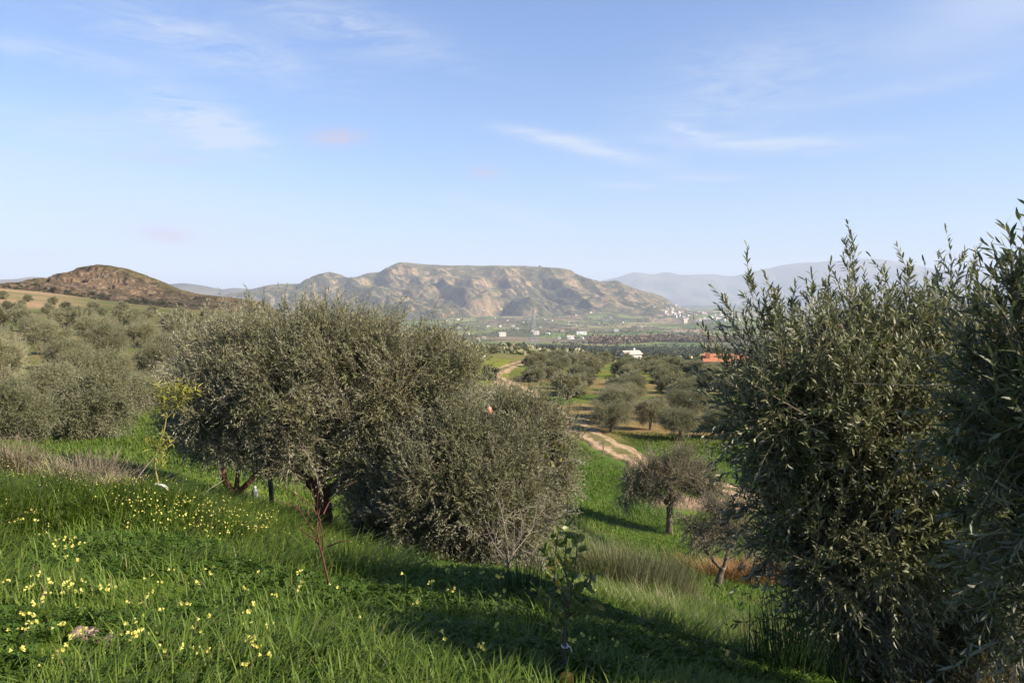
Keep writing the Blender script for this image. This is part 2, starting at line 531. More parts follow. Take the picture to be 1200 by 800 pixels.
M['bark_red'] = rough_mat('reddish_bark', (.10, .048, .028), (.22, .12, .07), 9, .95, .9, 16, (1, 1, .35))
M['stem_green'] = rough_mat('green_stem', (.16, .15, .05), (.22, .19, .07), 30)
M['stem_dark'] = rough_mat('dark_stem', (.05, .038, .03), (.09, .07, .055), 30)
M['stone'] = rough_mat('pink_stone', (.25, .165, .125), (.36, .255, .20), 14, .95, .9, 30, c3=(.16, .11, .085))
M['white'] = rough_mat('white_paint', (.62, .61, .58), (.72, .71, .68), 3, .8)
M['cream'] = rough_mat('cream_render', (.46, .41, .35), (.56, .51, .45), 2, .8)
M['roof'] = rough_mat('clay_tile', (.30, .115, .06), (.42, .18, .10), 3, .85, .6, 9, (1, 6, 1))
M['roofpale'] = rough_mat('pale_roof_tile', (.40, .32, .27), (.5, .42, .36), 3, .85)
M['glassdark'] = rough_mat('dark_window', (.03, .035, .04), (.05, .055, .06), 4, .2, spec=.6)
M['plastic'] = rough_mat('pale_plastic', (.13, .145, .14), (.19, .205, .20), 4, .4, spec=.3)
M['orange'] = rough_mat('orange_plastic', (.55, .20, .10), (.62, .26, .14), 4, .5, spec=.4)
M['fruit'] = rough_mat('orange_peel', (.72, .24, .02), (.80, .32, .03), 12, .45, .3, 90, spec=.4)
M['metal'] = rough_mat('galvanised_steel', (.28, .29, .30), (.36, .37, .38), 6, .5, spec=.5)
M['rubber'] = rough_mat('dark_tie', (.02, .02, .025), (.04, .04, .05), 9, .6)
M['pine'] = leaf_mat('dark_evergreen_leaf', (.016, .026, .012), (.035, .045, .02), rough=.7, trans=.05, spec=.2)
M['dark_trees'] = leaf_mat('dark_tree_leaf', (.042, .054, .026), (.075, .082, .042), rough=.7, trans=.05, spec=.15)
M['shrub'] = leaf_mat('dark_shrub_leaf', (.050, .050, .030), (.085, .078, .045), rough=.7, trans=.08, spec=.2)
M['bare'] = leaf_mat('bare_poplar_twig', (.16, .115, .08), (.24, .18, .125), rough=.8, trans=.1, spec=.1)
M['ground'] = ground_mat('ground', [(3.1, .28), (.42, .22), (.05, .16)], .6, .08)
M['citrus_yellow'] = leaf_mat('citrus_yellow_leaf', (.13, .125, .025), (.21, .18, .035), (.18, .16, .05), rough=.55, trans=.3)
M['tie'] = rough_mat('cloth_tie', (.42, .41, .38), (.52, .50, .46), 9, .8)
M['path'] = ground_mat('dirt_track', [(4.0, .30), (.9, .22), (.2, .12)], .8, .05)
M['hill'] = ground_mat('hillside', [(.11, .48), (.035, .40), (.006, .18)], 1.0, 4.0)
M['rockhill'] = ground_mat('rocky_hillside', [(.55, .5), (.17, .45), (.03, .15)], 1.0, 1.5)
M['mountain'] = ground_mat('mountainside', [(.004, .25), (.001, .25)], .5, 10)
#@@PART2
# ------------------------------------------------------------------ the land
TRACK = [(1180, 36), (1060, 37.5), (950, 38.5), (850, 41.5), (790, 45), (740, 50), (700, 57), (668, 66), (640, 78), (616, 91), (604, 101), (588, 112), (575, 123), (586, 137), (597, 150), (610, 172), (622, 200)]
TRACK_C = curve(np.array([at(px, Y)[:2] for px, Y in TRACK]), 14)


def lerp3(a, b, t):
    return np.asarray(a) * (1 - t)[:, None] + np.asarray(b) * t[:, None]


def hash2(a, b, seed):
    return _h(np.floor(a), np.floor(b), np.zeros_like(a), seed)


FIELDS = np.array([(.10, .15, .045), (.17, .19, .07), (.20, .15, .095), (.12, .115, .07), (.26, .205, .13), (.13, .17, .055), (.085, .095, .05), (.17, .14, .09), (.23, .22, .10)])


def fields(x, y):
    a = math.radians(18)
    wx = x + 160 * (fbm(x / 420, y / 420, seed=31, oct=3) - .5); wy = y + 260 * (fbm(x / 420, y / 420, seed=37, oct=3) - .5)
    u, v = (wx * math.cos(a) - wy * math.sin(a)) / 120, (wx * math.sin(a) + wy * math.cos(a)) / 230
    big = hash2(u / 2, v / 2, 41); sm = hash2(u, v, 43)
    k = np.where(sm < .5, (big * 8.99), (sm * 2 - 1) * 8.99).astype(int)
    c = FIELDS[np.clip(k, 0, 8)]
    tr = fbm(x / 60, y / 60, seed=47, oct=4)
    return lerp3(c, (.065, .068, .04), .85 * sstep(tr, .52, .64)) * .95


def ground_colour(x, y):
    R = np.hypot(x, y); px = 600 + F * x / np.maximum(y, .3)
    n1 = fbm(x / 5, y / 5, seed=11); n2 = fbm(x / 22, y / 22, seed=12); n3 = fbm(x / 1.2, y / 1.2, seed=13)
    c = np.tile(np.array([.05, .09, .012]), (len(x), 1))
    c = lerp3(c, (.09, .135, .018), sstep(n1, .42, .62))
    c = lerp3(c, (.10, .085, .045), .6 * sstep(n3, .56, .75) * sstep(R, 3, 12))
    # valley grove: thin yellow-green grass and ochre soil between the rows
    g = lerp3(np.tile([.115, .130, .022], (len(x), 1)), (.175, .128, .055), sstep(n2, .45, .62))
    g = lerp3(g, (.075, .12, .02), sstep(fbm(x / 13, y / 13, seed=19), .55, .68))
    val = sstep(y, 52, 62) * sstep(px, 520, 640)
    c = lerp3(c, g, val)
    # left grove
    l = lerp3(np.tile([.075, .09, .022], (len(x), 1)), (.13, .11, .05), sstep(n2, .45, .6))
    c = lerp3(c, l, sstep(R, 32, 46) * (1 - sstep(px, 520, 640)))
    # yellow-green verge left of the track crest
    vg = np.exp(-((x + 1 - .02 * (y - 120)) / 9) ** 2) * sstep(y, 95, 112) * (1 - sstep(y, 165, 200)) * (x < -.5)
    c = lerp3(c, (.15, .16, .02), vg)
    # bare earth below the two trees on the green slope
    e = np.array(at(835, 38)[:2]); d = np.hypot((x - e[0]) / 3.0, (y - e[1]) / 1.7) + .9 * (n1 - .5)
    c = lerp3(c, (.26, .18, .115), 1 - sstep(d, .7, 1.15))
    # dry ground under the big olive at the right
    e = np.array(at(1080, 6.5)[:2]); d = np.hypot((x - e[0]) / 2.3, (y - e[1]) / 2.6) + .5 * (n3 - .5)
    c = lerp3(c, (.24, .17, .10), 1 - sstep(d, .6, 1.1))
    # ploughed orange field beyond the left grove
    o = lerp3(np.tile([.25, .175, .10], (len(x), 1)), (.15, .14, .06), sstep(fbm(x / 60, y / 35, seed=21), .5, .62))
    c = lerp3(c, o, sstep(R, 230, 290) * (1 - sstep(px + 60 * (n2 - .5), 50, 130)) * (1 - sstep(R, 900, 1300)))
    # scrub, then the plain with terrace lines, its shade darkened into the colour
    sc = lerp3(np.tile([.10, .10, .05], (len(x), 1)), (.16, .13, .075), sstep(n2, .45, .6))
    c = lerp3(c, sc, sstep(R, 255, 330) * sstep(px, 300, 480))
    dk_shade = lerp3(np.tile([.045, .050, .026], (len(x), 1)), (.085, .066, .048), (1 - sstep(px, 620, 720)) * .9)
    ln = np.abs(((y + .35 * x + 60 * fbm(x / 250, y / 250, seed=23)) / 62) % 1 - .5)
    dk_shade = lerp3(dk_shade, (.14, .135, .065), .8 * (1 - sstep(ln, .05, .13)) * sstep(px, 640, 720))
    c = lerp3(c, dk_shade, sstep(R, 480, 620))
    c = lerp3(c, fields(x, y), sstep(R, 1650, 1900) * (1 - sstep(R, 9000, 14000)))
    return c


def build_ground():
    ph = np.concatenate([np.radians(np.linspace(-180, -46, 50, endpoint=False)), np.radians(np.linspace(-46, -37, 40, endpoint=False)),
                         np.radians(np.linspace(-37, 37, 760, endpoint=False)), np.radians(np.linspace(37, 46, 40, endpoint=False)), np.radians(np.linspace(46, 180, 51)[:-1])])
    Rr = np.exp(np.linspace(math.log(.5), math.log(38000), 790))
    P, Q = np.meshgrid(ph, Rr)
    x = (np.sin(P) * Q).ravel(); y = (np.cos(P) * Q).ravel()
    z = np.concatenate([ground(x[i:i + 60000], y[i:i + 60000]) for i in range(0, len(x), 60000)])
    nb = (np.hypot(x, y) < 240) & (np.abs(np.arctan2(x, y)) < .8)
    d = np.full(len(x), 1e9); d[nb] = seg_dist(x[nb], y[nb], TRACK_C[::4])[0]
    z = z - .07 * (1 - sstep(d, 1.0, 1.8))
    c = np.concatenate([ground_colour(x[i:i + 60000], y[i:i + 60000]) for i in range(0, len(x), 60000)])
    n, m = len(ph), len(Rr)
    j = np.arange(n); j2 = (j + 1) % n
    i = np.arange(m - 1)[:, None] * n
    f = np.stack(np.broadcast_arrays(i + j, i + n + j, i + n + j2, i + j2), -1).reshape(-1, 4)
    mb = MB()
    x = np.append(x, 0); y = np.append(y, 0); z = np.append(z, -1.64); c = np.vstack([c, [[.05, .09, .015]]])
    mb.add(np.stack([x, y, z], 1), [f[:, ::-1], np.stack([np.full(n, n * m), j, j2], 1)[:, ::-1]])
    tag(mb.build('ground', M['ground'], smooth=True, color=c), kind='structure')


def build_track():
    c = TRACK_C
    t = unit(np.gradient(c, axis=0)); nrm = np.stack([t[:, 1], -t[:, 0]], 1)
    s = np.arange(len(c))
    w = 1.5 + .55 * sstep(c[:, 1], 60, 95) + .22 * np.sin(s * .35) + .18 * np.sin(s * .91)
    cols = np.linspace(-1, 1, 27)
    CC = []
    V = []
    for k in cols:
        p = c + nrm * (w * k)[:, None]
        z = ground(p[:, 0], p[:, 1]) + .07 - .30 * abs(k) ** 6 - .05 * math.exp(-((abs(k) - .48) / .16) ** 2)
        V.append(np.column_stack([p, z]))
        nz = fbm(p[:, 0] / .7, p[:, 1] / .7, seed=101, oct=3); n2 = fbm(p[:, 0] / 5, p[:, 1] / 5, seed=102, oct=3)
        e = lerp3(np.tile([.27, .185, .115], (len(p), 1)), (.36, .265, .17), math.exp(-((abs(k) - .45) / .17) ** 2) * np.ones(len(p)))
        e = lerp3(e, (.10, .105, .03), sstep(nz + .5 * n2 - 1.1 * abs(k), .42, .60) * .8)
        e = lerp3(e, (.09, .11, .022), sstep(abs(k) + .9 * (nz - .5), .72, .98))
        CC.append(e)
    V = np.stack(V, 1); n = len(cols)
    i = np.arange(len(c) - 1)[:, None] * n; j = np.arange(n - 1)
    f = np.stack(np.broadcast_arrays(i + j, i + j + 1, i + n + j + 1, i + n + j), -1).reshape(-1, 4)
    mb = MB(); mb.add(V.reshape(-1, 3), f)
    tag(mb.build('path', M['path'], smooth=True, color=np.stack(CC, 1).reshape(-1, 3)), kind='structure')


def ridge(name, sil, Yc, front, back, prof, mat, nx, ny, colf, gully=None, spurs=(), warp=0.0, drop=10.0, relief=0.0, sc=100.0, micro=0.0):
    """a hill whose crest, standing Yc metres off, has the given outline; real slopes before and behind it"""
    sx = np.array([(p[0] - 600) / F * Yc for p in sil]); sz = np.array([wpt(p[0], p[1], Yc)[2] for p in sil])
    x = np.linspace(sx[0], sx[-1], nx); y = np.concatenate([np.linspace(Yc - front, Yc, int(ny * .8), endpoint=False), np.linspace(Yc, Yc + back, int(ny * .2))])
    X, Y = np.meshgrid(x, y)
    cz = pchip(sx, sz, x)[None, :] + np.zeros_like(X)
    cz = cz + (fbm(X / (sc * .35), np.zeros_like(X), seed=61, oct=4) - .5) * relief
    base = ground(X.ravel(), Y.ravel()).reshape(X.shape)
    edge = np.minimum(sstep(x, sx[0], sx[0] + (sx[-1] - sx[0]) * .04), 1 - sstep(x, sx[-1] - (sx[-1] - sx[0]) * .04, sx[-1]))[None, :]
    t = (Y - (Yc - front)) / front
    t = t + warp * (fbm(X / sc / 1.6, Y / sc / 3, seed=63, oct=3) - .5) * np.clip(t * (1 - t) * 4, 0, 1)
    pr = np.where(Y <= Yc, np.interp(t, [p[0] for p in prof], [p[1] for p in prof]), .5 + .5 * np.cos(math.pi * np.clip((Y - Yc) / back, 0, 1)))
    H = np.maximum(cz - base, 0)
    z = base - drop * (1 - np.clip(pr * 12, 0, 1)) + H * pr
    if gully is not None:
        z = z - H * gully(X, Y, t)
    for pts, h, w in spurs:
        pl = np.array([((a - 600) / F * (Yc - front * (1 - tt)), Yc - front * (1 - tt)) for a, tt in pts])
        d, side = seg_dist(X.ravel(), Y.ravel(), pl)
        d = (d + w * .5 * (fbm(X.ravel() / w * 1.5, Y.ravel() / w * 1.5, seed=66, oct=3) - .5)).reshape(X.shape)
        k = np.clip(1 - d / w, 0, 1)
        z = z + H * h * (k * .75 + .25 * k * k) * np.clip(t * 4, 0, 1) * np.clip((1.02 - t) * 5, 0, 1)
    if micro:
        q = X - .5 * (Yc - Y)
        z = z + H * micro * (ridged(fbm(q / (sc * .16), Y / (sc * .5), seed=68, oct=4, gain=.55)) - .6) * np.clip(np.minimum(t * 4, (1.03 - t) * 6), 0, 1)
        z = z + H * micro * .5 * np.sin(z / (sc * .028) + 3 * fbm(X / sc, Y / sc, seed=69, oct=2)) * sstep(t, .45, .7) * np.clip((1.0 - t) * 12, 0, 1)
    z = np.where(edge < 1, base - drop + (z - base + drop) * edge, z)
    gy, gx = np.gradient(z, y, x)
    c = colf(X.ravel(), Y.ravel(), t.ravel(), np.hypot(gx, gy).ravel(), gx.ravel())
    i = np.arange(len(y) - 1)[:, None] * nx; j = np.arange(nx - 1)
    f = np.stack(np.broadcast_arrays(i + j, i + j + 1, i + nx + j + 1, i + nx + j), -1).reshape(-1, 4)
    mb = MB(); mb.add(np.stack([X, Y, z], -1).reshape(-1, 3), f)
    tag(mb.build(name, mat, smooth=True, color=c), kind='structure')
    return x, y, z


def ridged(n):
    return 1 - np.abs(2 * n - 1)


def mesa_gully(X, Y, t):
    q = X - .55 * (6600 - Y) + 420 * (fbm(X / 900, Y / 900, seed=71, oct=3) - .5)
    a = ridged(fbm(q / 520, Y / 2600, seed=72, oct=2)); b = ridged(fbm(q / 210 + 9, Y / 1000, seed=73, oct=3)); c = ridged(fbm(q / 80, Y / 300, seed=74, oct=3))
    g = .34 * np.clip(a - .25, 0, 1) ** 1.2 + .12 * b ** 1.6 + .035 * c ** 1.5
    return g * np.clip(np.minimum(t * 2.6, (1.0 - t) * 5.5), 0, 1)


def mesa_col(x, y, t, slope, gx):
    n = fbm(x / 45, y / 45, seed=81, oct=4); n2 = fbm(x / 260, y / 260, seed=82, oct=4)
    c = lerp3(np.tile([.165, .127, .076], (len(x), 1)), (.215, .165, .098), sstep(n2, .4, .6))
    veg_shade = sstep(n + .22 * sstep(gx, -.3, .5) + .25 * (n2 - .5) + .06 * (1 - t), .45, .60)  # scrub, with extra on left-facing slopes to put their shade into the colour
    c = lerp3(c, (.066, .067, .037), .88 * veg_shade)
    c = lerp3(c, (.12, .105, .06), .8 * sstep(t, .93, 1.0))
    rk = sstep(slope, .75, 1.1)
    c = lerp3(c, (.205, .145, .095), .6 * rk)
    f = fields(x, y)
    left = 1 - sstep(600 + F * x / y, 520, 660)
    return lerp3(f, c, sstep(t + .30 * (n2 - .5) + .20 * left, .28, .50))


def rock_gully(X, Y, t):
    q = X + 14 * (fbm(X / 25, Y / 25, seed=91, oct=3) - .5)
    b = ridged(fbm(q / 17, Y / 60, seed=92, oct=3)); c = ridged(fbm(q / 6, Y / 12, seed=93, oct=3))
    mid = np.exp(-((X + 252) / 42) ** 2)
    return (.19 * b ** 1.4 + .10 * c ** 1.5) * (.35 + 1.1 * mid) * np.clip(np.minimum(t * 3, (1 - t) * 6), 0, 1)


def rock_col(x, y, t, slope, gx):
    n = fbm(x / 5, y / 5, seed=95, oct=4); n2 = fbm(x / 22, y / 22, seed=96, oct=3)
    mid = np.exp(-((x + 252) / 45) ** 2) * sstep(t, .3, .5) * (1 - sstep(t, .9, .97))
    c = lerp3(np.tile([.075, .055, .037], (len(x), 1)), (.105, .077, .050), sstep(n2, .4, .6))
    c = lerp3(c, (.145, .106, .080), mid * sstep(n, .36, .50))
    c = lerp3(c, (.036, .034, .021), .92 * sstep(n + .25 * (n2 - .5) + .05 * (1 - t), .50, .60) * (1 - .45 * mid))
    c = lerp3(c, (.10, .085, .045), .7 * sstep(t, .93, .99))
    c = lerp3(np.tile([.15, .125, .06], (len(x), 1)), c, sstep(t + .2 * (n2 - .5), .08, .2))
    return c


def mount_col(x, y, t, slope, gx):
    n = fbm(x / 900, y / 900, seed=97, oct=4)
    return lerp3(np.tile([.07, .065, .05], (len(x), 1)), (.12, .105, .075), sstep(n, .4, .6))


def mount_gully(X, Y, t):
    b = ridged(fbm(X / 1500, Y / 5000, seed=98, oct=4))
    return .35 * b ** 1.5 * np.clip(np.minimum(t * 3, (1 - t) * 4), 0, 1)


WHITE = at(739, 262) - np.array([0, 0, .6])
RED = at(849, 190) - np.array([0, 0, 1.3])
build_ground()
build_track()
MESA = ridge('mesa_hill', [(225, 350), (262, 345), (285, 342), (303, 337), (320, 333.5), (355, 332), (370, 323), (388, 320), (400, 322.5), (410, 326), (418, 325), (428, 321.5), (445, 319), (460, 312), (470, 309), (485, 309), (520, 310.5), (560, 311.5), (600, 311.5),
                        (625, 313), (636, 314), (660, 316), (668, 318), (672, 321), (690, 328), (705, 330.5), (720, 329.5), (730, 333), (745, 338), (760, 342), (775, 347), (782, 353), (792, 358), (815, 366), (850, 372)],
      6600, 2300, 1500, [(0, 0), (.16, .04), (.34, .14), (.52, .29), (.68, .47), (.79, .67), (.87, .88), (.94, .975), (1, 1)], M['hill'], 900, 420, mesa_col, mesa_gully,
      spurs=[([(468, .97), (486, .86), (505, .74), (528, .66), (548, .55)], .30, 270), ([(392, .98), (412, .86), (432, .72), (462, .58), (490, .42), (520, .28)], .30, 330), ([(520, .70), (538, .60), (556, .50)], .20, 200),
             ([(590, .93), (600, .78), (612, .62), (622, .46)], .26, 250), ([(640, .96), (652, .82), (672, .66), (690, .52)], .25, 240), ([(672, .98), (696, .84), (714, .68), (722, .52)], .27, 240), ([(720, .98), (744, .82), (765, .62), (780, .45)], .26, 240),
             ([(430, .60), (455, .46), (480, .33)], .17, 220), ([(552, .82), (562, .68), (570, .55)], .18, 190)],
      warp=.16, relief=14, sc=520, micro=.036)
ROCK = ridge('rocky_hill', [(8, 346), (37, 331.5), (60, 325), (85, 317), (100, 312.5), (122, 310), (140, 313), (160, 320), (180, 328), (195, 335), (215, 341), (240, 345.5), (270, 349), (310, 353)],
      520, 110, 90, [(0, 0), (.2, .08), (.45, .36), (.7, .70), (.88, .93), (1, 1)], M['rockhill'], 420, 230, rock_col, rock_gully, warp=.10, drop=2, relief=1.7, sc=22, micro=.10)
ridge('mountains', [(640, 352), (690, 335), (700, 331), (725, 325), (745, 320), (765, 321.5), (780, 319), (800, 322), (830, 321), (855, 323), (880, 318), (905, 313), (930, 309), (955, 307), (985, 304.5), (1020, 303), (1060, 308), (1100, 316), (1150, 321), (1200, 322), (1300, 330), (1400, 345)],
      21000, 6000, 4000, [(0, 0), (.3, .12), (.6, .42), (.85, .82), (1, 1)], M['mountain'], 420, 120, mount_col, mount_gully, warp=.1, drop=30, relief=60, sc=3000)
ridge('far_hills', [(-60, 340), (0, 327.5), (18, 327), (40, 324.5), (55, 326), (80, 330), (120, 333), (170, 333), (200, 333), (215, 332), (230, 333.5), (248, 337), (262, 339), (275, 337.5), (290, 338.5), (330, 343), (360, 350)],
      9000, 2500, 1800, [(0, 0), (.3, .15), (.6, .5), (.85, .86), (1, 1)], M['mountain'], 300, 90, mount_col, mount_gully, warp=.1, drop=20, relief=12, sc=900)
#@@PART3
# ------------------------------------------------------------------ words for labels
ORD = ['first', 'second', 'third', 'fourth', 'fifth', 'sixth', 'seventh', 'eighth', 'ninth', 'tenth', 'eleventh', 'twelfth', 'thirteenth', 'fourteenth', 'fifteenth', 'sixteenth',
       'seventeenth', 'eighteenth', 'nineteenth', 'twentieth', 'twenty-first', 'twenty-second', 'twenty-third', 'twenty-fourth', 'twenty-fifth', 'twenty-sixth', 'twenty-seventh', 'twenty-eighth', 'twenty-ninth', 'thirtieth']
ORD += ['thirty-' + w for w in ORD[:9]]


# ------------------------------------------------------------------ single olive trees close to the camera
def olive(name, label, group, px, Y, lumps_px, n, tl, per, leaf, style, mats, trunk, seed, stems=True, up=.5, gap=.40, shell=.5, jit=.45, out=.7, extra=(), cat='tree', lo=-1.0, branches=40, gapf=1.0, curve_up=.15, local=None, under=None, shoots=()):
    """lumps_px: (px, py, depth offset, rx, ry, rdepth) in pixels / metres at this tree's distance; trunk: list of limbs in pixels"""
    rng = np.random.default_rng(seed)
    base = at(px, Y)
    root = empty(name, base)
    tag(root, label, cat, group)
    k = Y / F
    e = (tl[0] + tl[1]) * .25 + leaf[0] * .5          # foliage reaches this far past the twigs' roots
    sh = lambda r: max(.45 * r, r - e)
    lumps = [(wpt(a, b, Y + dy) - base - np.array([0, 0, e * .45 * (up + curve_up)]), (sh(rx * k), sh(rd), sh(ry * k))) for a, b, dy, rx, ry, rd in lumps_px]
    if local is not None:
        base = np.array([local[0], local[1], gz(local[0], local[1])]); root.location = base
        lumps = [(np.array(c), np.array(r)) for c, r in local[2]]
    P, D, L = make_twigs(rng, lumps, n, tl, up, shell, out, jit, gap, gapf, lo)
    for ex, ey, dy, cnt, ln, spread in extra:          # single shoots standing out of the outline
        b = wpt(ex, ey, Y + dy) - base
        p = b + rng.normal(size=(cnt, 3)) * np.array([spread * k, .08, spread * k * .4])
        P = np.vstack([P, p]); D = np.vstack([D, unit(np.array([0, 0, 1.]) + rng.normal(size=(cnt, 3)) * .16)]); L = np.append(L, rng.uniform(.8, 1.2, cnt) * ln)
    for bx, by, tx, ty, dy in shoots:                  # long leading shoots with side twigs
        a, b = wpt(bx, by, Y + dy) - base, wpt(tx, ty, Y + dy) - base
        Ls = np.linalg.norm(b - a); d = (b - a) / Ls; nseg = max(2, int(Ls / .16)); bow = rng.normal(size=3) * .12
        q = [a + (b - a) * s + bow * Ls * math.sin(s * math.pi) * .35 for s in np.linspace(0, 1, nseg + 1)]
        for s0, s1 in zip(q[:-1], q[1:]):
            P = np.vstack([P, s0]); D = np.vstack([D, unit(s1 - s0)]); L = np.append(L, np.linalg.norm(s1 - s0) * 1.15)
        for s in np.linspace(.05, .75, int(3 + Ls * 7)):
            P = np.vstack([P, a + (b - a) * s]); D = np.vstack([D, unit(d + rng.normal(size=3) * .42)]); L = np.append(L, rng.uniform(.3, .55) * Ls * (1.1 - s))
    tk = P[:, 2] > gz(base[0], base[1]) - base[2] + .05
    if under is not None:                              # the browse line: no foliage hangs below it
        T_ = P + D * L[:, None] * .8 + base
        tk &= (HOR - T_[:, 2] / T_[:, 1] * F) < np.interp(600 + F * T_[:, 0] / T_[:, 1], [u[0] for u in under], [u[1] for u in under])
    P, D, L = P[tk], D[tk], L[tk]
    mb = MB()
    leaves_on(mb, rng, P, D, L, per, leaf[0], leaf[1], style, 0, curve_up)
    if stems:
        twig_stems(mb, P, D, L, leaf[2] if len(leaf) > 2 else .0035, 1, curve_up)
    mb.build('crown', mats, root)
    tb, bb = MB(), MB()
    tips = []
    if local is not None:
        limb(tb, [(0, 0, -.2), (0, 0, .6), (.05, 0, 1.2)], .15, .10, 10, .14, rng, flare=.5)
        for c, _ in lumps:
            limb(bb, [(.05, 0, 1.15), (c + [0, 0, 1.1]) / 2, c], .07, .03, 6, .12, rng)
            tips.append(c)
    for j, (pts, r0, r1) in enumerate(trunk):
        w = [wpt(q[0], q[1], Y + (q[2] if len(q) > 2 else 0)) - base for q in pts]
        if j == 0:
            w = [np.array([w[0][0], w[0][1], min(w[0][2], 0) - .15])] + w
            limb(tb, w, r0, r1, 10, .14, rng, flare=.5)
        else:
            limb(bb, w, r0, r1, 7, .12, rng)
        tips.append(w[-1])
    # inner branches from the limbs' ends out to the foliage
    if branches:
        T = np.array(tips)
        idx = rng.choice(len(P), min(branches, len(P)), replace=False)
        A = T[np.argmin(np.linalg.norm(T[None] - P[idx][:, None], axis=2), axis=1)]
        B = P[idx]
        s = np.linspace(0, 1, 6)[None, :, None]
        sag = np.sin(s * math.pi) * rng.normal(size=(len(idx), 1, 3)) * .12 * np.linalg.norm(B - A, axis=1)[:, None, None]
        C = A[:, None] * (1 - s) + B[:, None] * s + sag
        r = np.linspace(1, .25, 6)[None] * (np.linalg.norm(B - A, axis=1) * .011 + .004)[:, None]
        tubes(bb, C, r, 5)
    tm = mats[2] if len(mats) > 2 else M['bark']
    tb.build('trunk', tm, root, smooth=True)
    if bb.n:
        bb.build('branches', tm, root, smooth=True)
    return root


# the big olive close at the right: leaves can be told one by one
olive('olive_tree', 'large dense olive tree close on the right, dark below with shoots against the sky', 'olive trees around the slope', 1030, 4.75,
      [(985, 500, 0, 120, 105, .75), (930, 455, -.1, 85, 90, .5), (1035, 445, .2, 110, 90, .7), (985, 610, -.05, 105, 95, .75), (1070, 560, .1, 120, 130, .8), (1000, 690, .1, 80, 70, .55), (890, 430, .0, 58, 58, .3),
       (985, 418, .1, 60, 50, .35), (1075, 418, .2, 75, 50, .4), (930, 560, -.1, 65, 70, .45), (1130, 470, .3, 110, 120, .7), (1040, 765, .1, 90, 60, .5), (1120, 750, .2, 70, 60, .5), (985, 735, .0, 50, 50, .4), (950, 640, -.1, 50, 55, .35), (1125, 412, .25, 70, 48, .4), (1108, 388, .3, 52, 42, .35), (1140, 660, .3, 90, 100, .6)],
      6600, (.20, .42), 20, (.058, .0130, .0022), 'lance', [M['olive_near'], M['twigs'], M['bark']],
      [([(1040, 800), (1036, 740), (1025, 680)], .075, .055), ([(1025, 690), (985, 620), (950, 520)], .05, .02), ([(1025, 690), (1040, 560), (1050, 430)], .055, .02), ([(1025, 690), (1090, 590, .2), (1140, 470, .3)], .05, .02), ([(985, 620), (1000, 480, -.2), (985, 380)], .03, .01)],
      11, up=.62, gap=.42, shell=.45, branches=150, gapf=.8, jit=.55,
      shoots=[(905, 420, 868, 308, 0), (890, 425, 846, 345, 0), (915, 420, 905, 335, 0), (935, 410, 925, 345, 0), (985, 400, 1002, 272, .1), (975, 405, 972, 322, .1), (1000, 400, 1020, 330, .1), (955, 400, 950, 330, .0), (1040, 400, 1036, 312, .1), (1065, 395, 1062, 300, .2), (1085, 395, 1098, 312, .2), (1110, 395, 1120, 285, .2),
              (1125, 400, 1140, 300, .2), (1150, 410, 1158, 325, .25), (1140, 400, 1150, 350, .1), (870, 450, 822, 402, 0), (860, 475, 815, 445, 0), (1020, 400, 1015, 350, .0), (1075, 400, 1080, 340, 0), (1095, 400, 1104, 350, 0), (930, 415, 890, 355, 0), (865, 500, 818, 500, 0), (880, 590, 850, 605, 0), (905, 650, 885, 672, 0)])
# and a nearer one whose branches reach in from the right edge
olive('olive_tree', 'nearest olive branches with long pale leaves reaching in at the right edge', 'olive trees around the slope', 1400, 2.95,
      [(1225, 470, 0, 95, 130, .35), (1265, 425, .1, 95, 95, .4), (1205, 575, -.05, 75, 95, .3), (1330, 480, .2, 160, 230, .6), (1240, 660, .05, 80, 90, .35), (1190, 450, .05, 50, 70, .25), (1430, 420, .2, 150, 230, .6), (1600, 480, 1.05, 200, 190, .7), (1540, 540, 1.2, 150, 150, .5)],  # the outermost lumps are out of view, added to shade the large olive
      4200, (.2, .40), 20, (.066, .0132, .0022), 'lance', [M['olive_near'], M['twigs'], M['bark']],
      [([(1400, 930), (1390, 800), (1370, 700)], .08, .05), ([(1370, 710), (1300, 600), (1230, 520)], .03, .012), ([(1370, 710), (1340, 520), (1280, 380)], .035, .012), ([(1370, 710), (1420, 520), (1430, 380)], .035, .012), ([(1375, 715), (1480, 600, .5), (1590, 500, 1.0)], .045, .015)],
      12, up=.7, gap=.40, shell=.4, branches=60, gapf=.8, shoots=[(1200, 395, 1184, 290, .1), (1215, 390, 1205, 300, .1), (1190, 410, 1168, 330, .1), (1180, 430, 1140, 340, .05), (1175, 450, 1128, 395, .05), (1165, 500, 1110, 470, 0), (1165, 540, 1105, 525, -.05), (1165, 590, 1110, 600, -.05), (1210, 400, 1195, 320, .15)])

